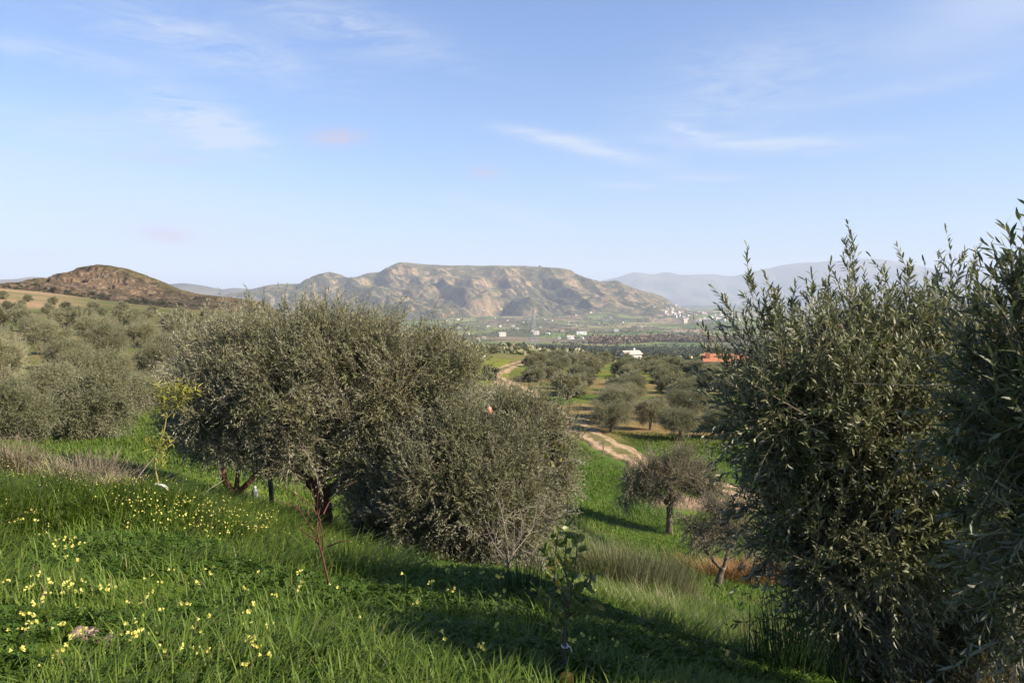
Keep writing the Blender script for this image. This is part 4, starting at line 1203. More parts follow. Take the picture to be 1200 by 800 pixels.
# ------------------------------------------------------------------ dry shrubs and tall dry grass
def spray(name, label, cat, pos, n, h, spread, mat, w=.006, seed=0, group=None, seg=4, rx=.3, lean=(.3, 1.0), twig=None, nt_=0):
    r = np.random.default_rng(seed); mb = MB()
    B = np.stack([r.normal() * 0 + r.normal(size=n) * rx, r.normal(size=n) * rx * .7, np.zeros(n)], 1)
    B[:, 2] = ground(B[:, 0] + pos[0], B[:, 1] + pos[1]) - pos[2] - .03
    H = h * r.uniform(.45, 1.15, n)
    a = np.arctan2(B[:, 1], B[:, 0]) + r.normal(size=n) * .8
    blades(mb, r, B, H, np.full(n, w) * r.uniform(.6, 1.3, n), H * spread * r.uniform(lean[0], lean[1], n), a, seg)
    mats = [mat]
    if nt_:
        mats.append(twig)
        b = np.stack([r.normal(size=nt_) * rx * .6, r.normal(size=nt_) * rx * .4, np.zeros(nt_)], 1)
        d = unit(b * 1.6 / rx * .35 + np.array([0, 0, 1.]) + r.normal(size=(nt_, 3)) * .25)
        L = h * r.uniform(.5, 1.0, nt_)
        m1 = b + d * (L * .5)[:, None] + r.normal(size=(nt_, 3)) * .04; m2 = b + d * L[:, None] + r.normal(size=(nt_, 3)) * .07
        tubes(mb, np.stack([b - [0, 0, .05], m1, m2], 1), np.tile([.008, .005, .002], (nt_, 1)) * h, 4, 1)
        for _ in range(2):
            s = r.uniform(.3, .9, nt_)[:, None]; q = m1 * (1 - s) + m2 * s
            d2 = unit(d + r.normal(size=(nt_, 3)) * .6)
            tubes(mb, np.stack([q, q + d2 * h * .12, q + d2 * h * .24 + r.normal(size=(nt_, 3)) * .02], 1), np.tile([.004, .003, .0015], (nt_, 1)) * h, 3, 1)
    o = mb.build(name, mats, loc=pos)
    tag(o, label, cat, group)
    return o


spray('dry_shrub', 'brown drooping dry shrub at the left edge above the yellow flowers', 'shrub', at(18, 10.8), 800, .62, .9, M['drygrass'], .009, 1, rx=.26, twig=M['twigs'], nt_=70)
spray('dry_shrub', 'grey dry shrub with bare twigs on the crest, left of the tall sapling', 'shrub', at(100, 9.9), 520, .52, .8, M['greygrass'], .008, 2, rx=.24, twig=M['twigs'], nt_=150)
spray('dry_shrub', 'straw-coloured dry shrub just behind the tall sapling', 'shrub', at(140, 9.3), 300, .36, .8, M['drygrass'], .009, 3, rx=.2, twig=M['twigs'], nt_=70)
spray('dry_grass_clump', 'broad clump of pale grey-green dry grass below the green slope', 'grass clump', at(732, 14.5), 2400, 1.0, .5, M['greygrass'], .008, 4, rx=.55)
spray('dry_grass_clump', 'narrow upright clump of pale dry grass right of the broad one', 'grass clump', at(783, 15.0), 1300, 1.0, .4, M['greygrass'], .008, 5, rx=.3)
spray('dry_grass_clump', 'low dry grass in front of the leaning olive trunk', 'grass clump', at(812, 12.0), 1100, .5, .8, M['greygrass'], .007, 6, rx=.6)
spray('dry_grass_clump', 'thin brownish grass at the rim of the green bank near the citrus sapling', 'grass clump', at(800, 8.0), 900, .5, .8, M['greygrass'], .006, 7, rx=.45)
spray('rusty_bush', 'rusty orange dry bush behind the small leaning olive', 'bush', at(872, 23.5), 1300, .72, .9, M['rust'], .016, 8, rx=.85, twig=M['redwood'], nt_=60)
spray('rusty_bush', 'low reddish dry growth half hidden by the large right-hand olive', 'bush', at(912, 26), 700, .55, .9, M['rust'], .014, 9, rx=.8)
for k, (px, Y, h) in enumerate([(1060, 5.6, .75), (1105, 6.2, .8), (1150, 5.8, .8), (1085, 7.2, .9), (1020, 6.8, .6), (1180, 6.8, .9)]):
    spray('tall_dry_grass', f'tan dry grass under the large right-hand olive, {["left front", "middle", "right front", "rear middle", "far left", "far right"][k]} tuft', 'grass clump', at(px, Y), 900, h, .6, M['drygrass'], .006, 20 + k, 'dry grass under the right-hand olive', rx=.35)
spray('rush_clump', 'dark green upright rushes at the foot of the large right-hand olive', 'rushes', at(925, 4.3), 420, .62, .35, M['rushes'], .006, 30, rx=.13)
spray('rush_clump', 'small dark rush tuft standing left of the citrus sapling', 'rushes', at(612, 5.2), 200, .42, .35, M['rushes'], .005, 31, rx=.12)

# bare pale shrub at the right foot of the bushy olive
r = np.random.default_rng(31)
b0 = at(596, 7.4); root = empty('bare_shrub', b0); tag(root, 'pale leafless shrub with fine branches in front of the bushy olive', 'shrub')
mb = MB()
k = 7.4 / F
for px, py in [(602, 600), (565, 605), (640, 605), (585, 590), (622, 590), (575, 640), (630, 635)]:
    e = wpt(px, py, 7.4) - b0 + [0, r.normal() * .2, 0]
    s0 = np.array([0, 0, .12 + .2 * r.random()])
    limb(mb, [(0, 0, -.05), s0, (s0 + e) / 2 + r.normal(size=3) * .04, e], .008, .002, 5, n=4)
    for _ in range(9):
        t = r.uniform(.35, 1); q = s0 * (1 - t) + e * t
        w = q + unit(e + r.normal(size=3) * .5) * r.uniform(.08, .22)
        tubes(mb, np.array([q, (q + w) / 2 + r.normal(size=3) * .012, w]), np.array([.0035, .0025, .001]), 4)
mb.build('branches', M['palewood'], root)

# ------------------------------------------------------------------ saplings
def px_tube(mb, pts, Y, base, r0, r1, k=6, n=5, mat=0):
    c = curve([wpt(q[0], q[1], Y + (q[2] if len(q) > 2 else 0)) - base for q in pts], n)
    tubes(mb, c, np.linspace(r0, r1, len(c)), k, mat)
    return c


def puff_leaves(mb, r, centres, per, spread, ll, lw, style='diamond', up=.2, mat=0):
    C = np.repeat(np.asarray(centres), per, 0)
    n = len(C)
    leaf_faces(mb, C + r.normal(size=(n, 3)) * spread, rsphere(r, n) + np.array([0, 0, up]), rsphere(r, n) * .6 + np.array([0, 0, 1.]), ll * r.uniform(.6, 1.2, n), lw * r.uniform(.7, 1.2, n), style, mat)


# tall thin sapling with yellow-green feathery foliage and a pale tie
Y = 7.7
b0 = at(184, Y); r = np.random.default_rng(41)
root = empty('young_sapling', b0); tag(root, 'tall thin sapling with yellow-green feathery leaves and a pale tie', 'sapling')
sb, lb, tb = MB(), MB(), MB()
z0 = wpt(184, 622, Y)
px_tube(sb, [(184, 640), (184, 600), (186, 570), (182, 548), (184, 525), (192, 505), (195, 488)], Y, b0, .011, .007)
br_ = [px_tube(sb, q, Y, b0, .006, .002, 5) for q in ([(195, 490), (207, 478), (217, 462), (228, 456)], [(195, 490), (196, 470), (200, 452)], [(195, 490), (190, 470), (188, 455)], [(207, 478), (212, 462), (214, 450)], [(184, 528), (192, 520), (200, 514)], [(183, 535), (178, 522), (173, 516)], [(185, 550), (190, 540), (190, 525)])]
for bi, c in enumerate(br_):
    q = np.repeat(c[len(c) // 3:], 9 if bi < 4 else 4, 0)
    puff_leaves(lb, r, q, 1, .028, .075, .014, up=.35)
    d = unit(c[-1] - c[0])
sb.build('stem', M['stem_green'], root, smooth=True); lb.build('leaves', M['yellow_leaf'], root)
t0 = wpt(185, 567, Y) - b0
tubes(tb, curve([t0 + [-.02, -.013, .0], t0 + [.02, -.02, .0], t0 + [.06, -.02, -.01], t0 + [.10, -.01, -.045]], 4), np.array([.012] * 8 + [.016] * 4 + [.012]), 6, cap=True)
tb.build('tie', M['tie'], root)

# reddish leafless sapling
Y = 5.2
b0 = at(388, Y); r = np.random.default_rng(42)
root = empty('bare_sapling', b0); tag(root, 'leafless sapling with reddish forked twigs in the middle of the clover bank', 'sapling')
sb, tb = MB(), MB()
px_tube(sb, [(390, 715), (387, 690), (381, 665), (375, 640), (368, 630)], Y, b0, .009, .006)
for q in ([(375, 642), (372, 620), (374, 600), (379, 580)], [(370, 632), (355, 622), (349, 616)], [(372, 630), (360, 612), (350, 595), (334, 576)], [(378, 650), (378, 625), (372, 600), (364, 566)], [(379, 602), (388, 585), (405, 570), (418, 563)], [(376, 610), (362, 590), (345, 578), (328, 568)],
          [(370, 635), (374, 618), (366, 614), (351, 615)], [(366, 612), (360, 598), (362, 584)], [(372, 600), (372, 585), (376, 562)], [(350, 596), (352, 584), (347, 572)], [(384, 640), (400, 634), (412, 634)], [(355, 600), (340, 592), (332, 588)]):
    px_tube(tb, [(a, b, r.normal() * .05) for a, b in q], Y, b0, .0055, .0016, 5)
sb.build('stem', M['redwood'], root, smooth=True); tb.build('twigs', M['redwood'], root, smooth=True)

# citrus sapling in front
Y = 3.5
b0 = at(663, Y); r = np.random.default_rng(43)
root = empty('citrus_sapling', b0); tag(root, 'young citrus sapling with broad green and yellow leaves and a white tie', 'sapling')
sb, lb, yb, tb, rb = MB(), MB(), MB(), MB(), MB()
px_tube(sb, [(664, 830), (663, 790), (661, 755), (664, 720), (666, 690)], Y, b0, .011, .008, 8)
tips = []
for q in ([(664, 715), (652, 690), (646, 662), (640, 645)], [(665, 700), (672, 672), (676, 645), (676, 625)], [(666, 690), (662, 660), (664, 630), (663, 615)], [(665, 705), (682, 690), (698, 672)], [(664, 730), (645, 715), (628, 690)], [(664, 722), (684, 716), (700, 708)], [(664, 700), (650, 676), (652, 640), (655, 622)]):
    c = px_tube(sb, [(a, b, r.normal() * .06) for a, b in q], Y, b0, .0045, .0016, 5)
    tips.append(c)
for c in tips:
    m = len(c)
    nl_ = 27
    idx = np.linspace(m * .15, m - 1, nl_).astype(int)
    B = c[idx] + r.normal(size=(nl_, 3)) * .004
    D = unit(r.normal(size=(nl_, 3)) * .8 + np.array([0, 0, .5]))
    leaf_faces(lb, B, D, rsphere(r, nl_) + np.array([0, -.3, .7]), r.uniform(.038, .068, nl_), r.uniform(.017, .028, nl_), 'oval', bend=.2)
c = px_tube(sb, [(664, 620), (665, 590), (664, 560), (660, 530), (656, 512)], Y, b0, .0028, .0012, 5)
Bl = [(650, 516, .040), (660, 528, .036), (641, 538, .036), (649, 548, .04), (660, 551, .03), (655, 540, .03), (636, 575, .055), (642, 588, .036)]
B = np.array([wpt(a, b, Y) - b0 for a, b, _ in Bl])
leaf_faces(yb, B, unit(r.normal(size=(8, 3)) * .6 + np.array([0, 0, .8])), rsphere(r, 8) + np.array([0, -1.2, .3]), np.array([q[2] for q in Bl]), .018, 'oval')
for bb_ in B:
    near = c[np.argmin(np.linalg.norm(c - bb_, axis=1) + .5 * np.maximum(c[:, 2] - bb_[2], 0))]
    tubes(sb, np.array([near, (near + bb_) / 2 - [0, 0, .006], bb_]), np.array([.0016, .0014, .001]), 4)
sb.build('stem', M['stem_dark'], root, smooth=True); lb.build('leaves', M['citrus'], root); yb.build('yellow_leaves', M['citrus_yellow'], root)
t0 = wpt(662, 756, Y) - b0
th = np.linspace(0, 2 * math.pi, 17)
tubes(tb, np.stack([t0[0] + .013 * np.cos(th), t0[1] + .013 * np.sin(th), t0[2] + .004 * np.sin(th)], 1), np.full(17, .005), 6)
tubes(tb, curve([t0 + [.008, -.013, 0], t0 + [.022, -.02, .004], t0 + [.03, -.02, -.018]], 4), np.full(9, .0035), 5, cap=True); tb.build('tie', M['tie'], root)
t0 = wpt(662, 775, Y) - b0
tubes(rb, np.stack([t0[0] + .014 * np.cos(th), t0[1] + .014 * np.sin(th), t0[2] + .004 * np.sin(th)], 1), np.full(17, .004), 6); rb.build('support_band', M['rubber'], root)

# one orange lying at its foot
p = FRUIT + np.array([0, 0, .045])
mb = MB(); u = np.linspace(0, math.pi, 15); v = np.linspace(0, 2 * math.pi, 24, endpoint=False)
U, Vv = np.meshgrid(u, v, indexing='ij')
rr = .033 * (1 - .06 * np.exp(-(U / .25) ** 2))
S = np.stack([rr * np.sin(U) * np.cos(Vv), rr * np.sin(U) * np.sin(Vv), rr * .93 * np.cos(U)], -1).reshape(-1, 3)
i = np.arange(14)[:, None] * 24; j = np.arange(24); f = np.stack(np.broadcast_arrays(i + j, i + 24 + j, i + 24 + (j + 1) % 24, i + (j + 1) % 24), -1).reshape(-1, 4)
mb.add(S, f)
root = empty('orange_fruit', p); tag(root, 'single ripe orange low in the grass at the foot of the citrus sapling', 'orange')
mb.build('peel', M['fruit'], root, smooth=True)
cb = MB(); puff_leaves(cb, r, [(0, 0, .031)] * 5, 1, .002, .009, .006); cb.build('calyx', M['flower_stem'], root)

# two pinkish stones in the grass
def stone(p, size, seed, label):
    r = np.random.default_rng(seed)
    u = np.linspace(0, math.pi, 22); v = np.linspace(0, 2 * math.pi, 36, endpoint=False)
    U, Vv = np.meshgrid(u, v, indexing='ij')
    d = np.stack([np.sin(U) * np.cos(Vv), np.sin(U) * np.sin(Vv), np.cos(U)], -1).reshape(-1, 3)
    q = np.sign(d) * np.abs(d) ** .72
    n = fbm(d[:, 0] * 1.6 + seed, d[:, 1] * 1.6, d[:, 2] * 1.6, seed=seed, oct=4)
    q = q * (.72 + .6 * n)[:, None] * np.array(size)
    i = np.arange(21)[:, None] * 36; j = np.arange(36); f = np.stack(np.broadcast_arrays(i + j, i + 36 + j, i + 36 + (j + 1) % 36, i + (j + 1) % 36), -1).reshape(-1, 4)
    mb = MB(); mb.add(q, f)
    o = mb.build('stone', M['stone'], loc=p + np.array([0, 0, .035]), smooth=True); o.rotation_euler = (0, .12, r.uniform(-.3, .3))
    tag(o, label, 'stone')


stone(STONES[0], (.068, .045, .036), 5, 'flatter pinkish stone in the grass, left one of the pair')
stone(STONES[1], (.050, .04, .040), 8, 'chunkier pinkish stone in the grass, right one of the pair')

# dry canes lying across the bank
for k, (q, lab) in enumerate([(((150, 556, 8.6), (185, 531, 8.9)), 'pale dry cane leaning on the thin tall sapling'), (((228, 590, 9.2), (263, 562, 9.6)), 'pale dry cane slanting up from the flowers, left of the forked trunk')]):
    a, b = [wpt(*x) for x in q]
    a = np.array([a[0], a[1], min(a[2], gz(a[0], a[1]) + .1)])
    mb = MB(); c = curve([np.zeros(3), (b - a) * .5 + [0, 0, .03], b - a], 6); tubes(mb, c, np.linspace(.006, .003, len(c)), 5)
    tag(mb.build('dry_cane', M['palewood'], loc=a), lab, 'cane')

# ------------------------------------------------------------------ small man-made things
def box(mb, c, s, mat=0):
    c, s = np.array(c, float), np.array(s, float) / 2
    V = np.array([[x, y, z] for z in (-1, 1) for x, y in ((-1, -1), (1, -1), (1, 1), (-1, 1))]) * s + c
    mb.add(V, np.array([[0, 3, 2, 1], [4, 5, 6, 7], [0, 1, 5, 4], [1, 2, 6, 5], [2, 3, 7, 6], [3, 0, 4, 7]]), mat)


def lathe(mb, prof, k=18, mat=0):
    th = np.arange(k) * 2 * math.pi / k
    V = np.array([[r * math.cos(t), r * math.sin(t), z] for r, z in prof for t in th])
    i = np.arange(len(prof) - 1)[:, None] * k; j = np.arange(k)
    mb.add(V, np.stack(np.broadcast_arrays(i + j, i + (j + 1) % k, i + k + (j + 1) % k, i + k + j), -1).reshape(-1, 4), mat)


# pale plastic bottle hung as a trap in the forked olive
Y = 13.6
top = wpt(299, 548, Y); root = empty('plastic_bottle', wpt(299, 584, Y)); tag(root, 'pale plastic bottle hanging on a cord right of the forked olive trunk', 'bottle')
mb = MB(); lathe(mb, [(.002, 0), (.05, .0), (.056, .012), (.056, .13), (.05, .15), (.022, .19), (.02, .2)]); mb.build('body', M['plastic'], root, smooth=True)
mb = MB(); lathe(mb, [(.023, .197), (.023, .225), (.002, .227)]); mb.build('cap', M['white'], root)
mb = MB(); e = top - wpt(299, 584, Y); tubes(mb, np.array([[0, 0, .222], e * .6 + [0.01, 0, .05], e + [0, 0, .1]]), np.full(3, .004), 4); mb.build('cord', M['palewood'], root)
# small orange container glimpsed in the silvery olive
p = wpt(573, 485, 14.4); root = empty('orange_bottle', p); tag(root, 'small orange container hanging in the silvery olive by the track', 'bottle')
mb = MB(); lathe(mb, [(.002, 0), (.05, 0), (.06, .015), (.06, .09), (.045, .12), (.02, .14)]); mb.build('body', M['orange'], root, smooth=True)
mb = MB(); lathe(mb, [(.022, .138), (.022, .16), (.002, .162)]); mb.build('cap', M['white'], root)
mb = MB(); tubes(mb, np.array([[0, 0, .16], [.02, .05, .3], [.05, .15, .45]]), np.full(3, .004), 4); mb.build('cord', M['palewood'], root)
# wire through the right-hand olive
mb = MB(); a, b = wpt(1000, 449, 4.2), wpt(1112, 451, 4.0); c = curve([np.zeros(3), (b - a) * .5 - [0, 0, .004], b - a], 8); tubes(mb, c, np.full(len(c), .002), 4)
tag(mb.build('wire', M['palewood'], loc=a), 'thin pale wire stretched level through the large right-hand olive', 'wire')
# marker post by the track
p = at(707, 50.5); mb = MB(); lathe(mb, [(.04, -.2), (.04, .82), (.03, .86), (.002, .865)], 10)
tag(mb.build('post', M['twigs'], loc=p), 'thin weathered post standing at the near edge of the track', 'post')
# white box under the trees left of the track
p = at(567, 168); mb = MB(); box(mb, (0, 0, .45), (.6, .55, .9)); box(mb, (0, 0, .94), (.7, .65, .08)); 
root = empty('water_tank', p); tag(root, 'small white upright tank under the trees left of the track crest', 'tank'); mb.build('body', M['white'], root)
mb = MB(); lathe(mb, [(.16, .98), (.16, 1.05), (.01, 1.07)], 14); mb.build('lid', M['white'], root)


# ------------------------------------------------------------------ houses
def gable(mb, x0, x1, y0, y1, z, h, over=.35, th=.16, mat=0, axis='x'):
    """two roof slopes with thickness; the ridge runs along x"""
    ym = (y0 + y1) / 2
    for s, ya in ((-1, y0 - over), (1, y1 + over)):
        zz = z - over * h / ((y1 - y0) / 2)
        lo, hi = [x0 - over, ya, zz], [x0 - over, ym, z + h]
        V = [lo, [x1 + over, ya, zz], [x1 + over, ym, z + h], hi]
        V = V + [[v[0], v[1], v[2] + th] for v in V]
        mb.add(V, np.array([[0, 1, 2, 3], [4, 7, 6, 5], [0, 4, 5, 1], [1, 5, 6, 2], [2, 6, 7, 3], [3, 7, 4, 0]]), mat)


def gable_wall(mb, x, y0, y1, z, h, th, mat=0):
    ym = (y0 + y1) / 2
    V = [[x, y0, z], [x, y1, z], [x, ym, z + h], [x + th, y0, z], [x + th, y1, z], [x + th, ym, z + h]]
    mb.add(V, [np.array([[0, 2, 1], [3, 4, 5]]), np.array([[0, 1, 4, 3], [1, 2, 5, 4], [2, 0, 3, 5]])], mat)


# white farmhouse above the grove
root = empty('farmhouse', WHITE, .35); tag(root, 'white farmhouse with a low pale tiled roof above the valley grove', 'house')
mb = MB(); box(mb, (0, 0, 1.6), (5.6, 4.6, 4.4)); box(mb, (-1.4, -3.0, 1.0), (2.6, 2.0, 3.2)); gable_wall(mb, -2.8, -2.3, 2.3, 3.8, .9, .2); gable_wall(mb, 2.6, -2.3, 2.3, 3.8, .9, .2); mb.build('wall', M['white'], root)
mb = MB(); gable(mb, -2.8, 2.8, -2.3, 2.3, 3.82, .9); o = mb.build('roof', M['roofpale'], root)
mb = MB(); box(mb, (1.7, .8, 5.0), (.5, .5, 1.1)); mb.build('chimney', M['white'], o)
mb = MB(); box(mb, (-1.4, -3.0, 2.68), (2.9, 2.3, .14)); mb.build('porch_roof', M['roofpale'], root)
for x in (.5, 1.9):
    mb = MB(); box(mb, (x, -2.31, 2.2), (.7, .06, .9)); mb.build('window', M['glassdark'], root)
mb = MB(); box(mb, (-2.81, 0, 2.2), (.06, .8, .9)); mb.build('window', M['glassdark'], root)
# red-roofed house half hidden by the right-hand olive
root = empty('farmhouse', RED, -.12); tag(root, 'house with a red tiled roof and square chimney, half hidden by the large olive', 'house')
mb = MB(); box(mb, (0, 0, 1.5), (10.0, 5.4, 4.2)); gable_wall(mb, -5, -2.7, 2.7, 3.6, 1.5, .2); gable_wall(mb, 4.8, -2.7, 2.7, 3.6, 1.5, .2); box(mb, (2.3, -3.6, 1.3), (3.6, 2.2, 3.8)); mb.build('wall', M['cream'], root)
mb = MB(); gable(mb, -5, 5, -2.7, 2.7, 3.62, 1.5); rf = mb.build('roof', M['roof'], root)
mb = MB(); box(mb, (-4.2, -1.6, 4.9), (.95, .8, 2.2)); box(mb, (-4.2, -1.6, 6.05), (1.15, 1.0, .14)); mb.build('chimney', M['roof'], rf)
mb = MB()
for s in (-1, 1):
    V = [[2.3, -5.1, 4.35], [2.3, -1.0, 4.35], [2.3 + s * 2.2, -1.0, 3.0], [2.3 + s * 2.2, -5.1, 3.0]]; V = V + [[v[0], v[1], v[2] + .15] for v in V]
    mb.add(V, np.array([[0, 1, 2, 3], [7, 6, 5, 4], [0, 4, 5, 1], [1, 5, 6, 2], [2, 6, 7, 3], [3, 7, 4, 0]]))
mb.build('porch_roof', M['roof'], root)
for x in (-3.9, -2.2, -.6):
    mb = MB(); box(mb, (x, -2.72, 2.1), (.8, .06, 1.0 if x > -3 else 1.9)); mb.build('window', M['glassdark'], root)
mb = MB(); box(mb, (2.3, -4.72, 1.2), (1.6, .06, 2.2)); mb.build('door', M['glassdark'], root)


def small_house(mats, w, d, h, roof):
    mb = MB(); box(mb, (0, 0, h / 2 - 1), (w, d, h + 2))
    if roof == 'gable':
        gable(mb, -w / 2, w / 2, -d / 2, d / 2, h + .02, d * .18, .5, .3, 1); gable_wall(mb, -w / 2, -d / 2, d / 2, h, d * .18, .3); gable_wall(mb, w / 2 - .3, -d / 2, d / 2, h, d * .18, .3)
    else:
        box(mb, (0, 0, h + .2), (w + .6, d + .6, .4), 1)
    for k in range(max(2, int(w / 4))):
        box(mb, (-w / 2 + (k + .5) * w / max(2, int(w / 4)), -d / 2 - .03, h * .55), (1.1, .1, 1.3), 2)
    return mb.mesh('house', mats)


HM = [small_house([M['white'], M['roofpale'], M['glassdark']], 11, 8, 5, 'gable'), small_house([M['white'], M['white'], M['glassdark']], 9, 9, 6, 'flat'), small_house([M['cream'], M['roofpale'], M['glassdark']], 13, 9, 6.5, 'gable')]
VH = [(524, 375, 3), (537, 374, 4), (538, 384, 4), (560, 398, 4), (567, 396, 4), (572, 382, 4), (566, 364, 3), (586, 382, 4), (588, 393, 10), (601, 382, 5), (606, 386, 5), (628, 391, 8), (624, 388, 4), (639, 374, 3), (642, 391, 6), (647, 375, 3), (655, 396, 4), (667, 377, 3), (667, 380, 3), (674, 381, 3), (675, 369, 3),
      (681, 391, 20), (682, 396, 5), (668, 396, 12), (722, 388, 8), (741, 361, 3), (752, 383, 3), (767, 359, 5), (548, 391, 3), (613, 377, 3), (633, 383, 3), (659, 388, 3), (702, 379, 3), (715, 372, 3), (692, 366, 3), (580, 372, 3), (595, 375, 3), (730, 377, 3)]
VH.sort()
hr = np.random.default_rng(88)


def far_hit(px, py):
    """first land surface on a sight line past the dark plain: the valley floor or the lower slopes of the mesa"""
    d = ray(px, py)
    ys = np.linspace(1500, 6400, 1200)
    g = ground(d[0] * ys, ys)
    xi = np.clip(np.searchsorted(mx_, d[0] * ys), 0, len(mx_) - 1); yi = np.clip(np.searchsorted(my_, ys), 0, len(my_) - 1)
    g = np.where((ys > my_[0]) & (d[0] * ys > mx_[0]) & (d[0] * ys < mx_[-1]), np.maximum(g, mz_[yi, xi]), g)
    k = np.argmax(g > d[2] * ys)
    if g[k] <= d[2] * ys[k]:
        k = len(ys) // 2
    return np.array([d[0] * ys[k], ys[k], g[k]])


for k, (px, py, w) in enumerate(VH):
    p = far_hit(px, py + 1)
    o = bpy.data.objects.new('valley_house' if w < 8 else 'warehouse', HM[int(hr.integers(3))]); COL.objects.link(o)
    s = max(w * p[1] / F / 11 * .72, .8); o.location = p; o.rotation_euler = (0, 0, hr.uniform(-.5, .5))
    o.scale = (s, min(s, 2.2), min(s, 1.5))
    tag(o, ('tiny white house' if w < 8 else 'long white warehouse') + f' in the valley below the mesa, {ORD[k]} white building from the left', 'house' if w < 8 else 'warehouse', 'white buildings in the valley')
for k in range(110):
    px = hr.uniform(775, 905); py = 361 + hr.uniform(0, 15) - 4 * (px < 800)
    p = far_hit(px, py); p[1] += hr.uniform(-40, 40)
    o = bpy.data.objects.new('town_house', HM[int(hr.integers(3))]); COL.objects.link(o)
    o.location = p; o.rotation_euler = (0, 0, hr.uniform(-.6, .6)); s = hr.uniform(.9, 1.7); o.scale = (s, s, s * hr.uniform(.9, 1.5))
    tag(o, 'pale house of the far town at the right foot of the mesa', 'house', 'houses of the far town')
# ruined tower on the mesa's edge
cx = (632.5 - 600) / F * 6600; i = int(np.searchsorted(mx_, cx)); j = int(np.searchsorted(my_, 6590))
p = (cx, 6590, mz_[j, i] - 3); mb = MB()
lathe(mb, [(10, 0), (10, 17), (8.2, 17), (8.2, 15)], 14); box(mb, (13, 0, 4), (14, 12, 9)); box(mb, (-16, 0, 2), (16, 9, 5))
tag(mb.build('ruined_tower', M['stone'], loc=p), 'squat ruined tower on the flat top of the mesa', 'tower')

# lattice pylon beyond the grove
p = at(625, 700); H_ = 36.0; mb = MB()
lv = [0, .22, .42, .58, .70, .80, .88, 1.0]; wd = lambda t: 3.6 * (1 - t) ** 1.2 + .35
cor = lambda t: np.array([[sx * wd(t), sy * wd(t), t * H_] for sx, sy in ((-1, -1), (1, -1), (1, 1), (-1, 1))])
seg_ = []
for a, b in zip(lv[:-1], lv[1:]):
    A, Bq = cor(a), cor(b)
    for q in range(4):
        seg_ += [(A[q], Bq[q]), (A[q], Bq[(q + 1) % 4]), (A[(q + 1) % 4], Bq[q]), (Bq[q], Bq[(q + 1) % 4])]
tubes(mb, np.array(seg_), np.full((len(seg_), 2), .11), 4)
root = empty('electricity_pylon', p, .4); tag(root, 'grey lattice electricity pylon rising from the dark plain', 'pylon'); mb.build('lattice_tower', M['metal'], root)
for t in (.72, .82, .92):
    mb = MB(); z = t * H_
    for s in (-1, 1):
        e = np.array([s * 5.2, 0, z + .3]); tubes(mb, np.array([[[s * wd(t), .3, z], e], [[s * wd(t), -.3, z], e], [[s * wd(t + .03), 0, z + 1.4], e]]), np.full((3, 2), .09), 4); tubes(mb, np.array([e, e - [0, 0, 1.6]]), np.array([.12, .12]), 5)
    mb.build('cross_arm', M['metal'], root)
bpy.context.scene['n_trees'] = N_TREES[0]

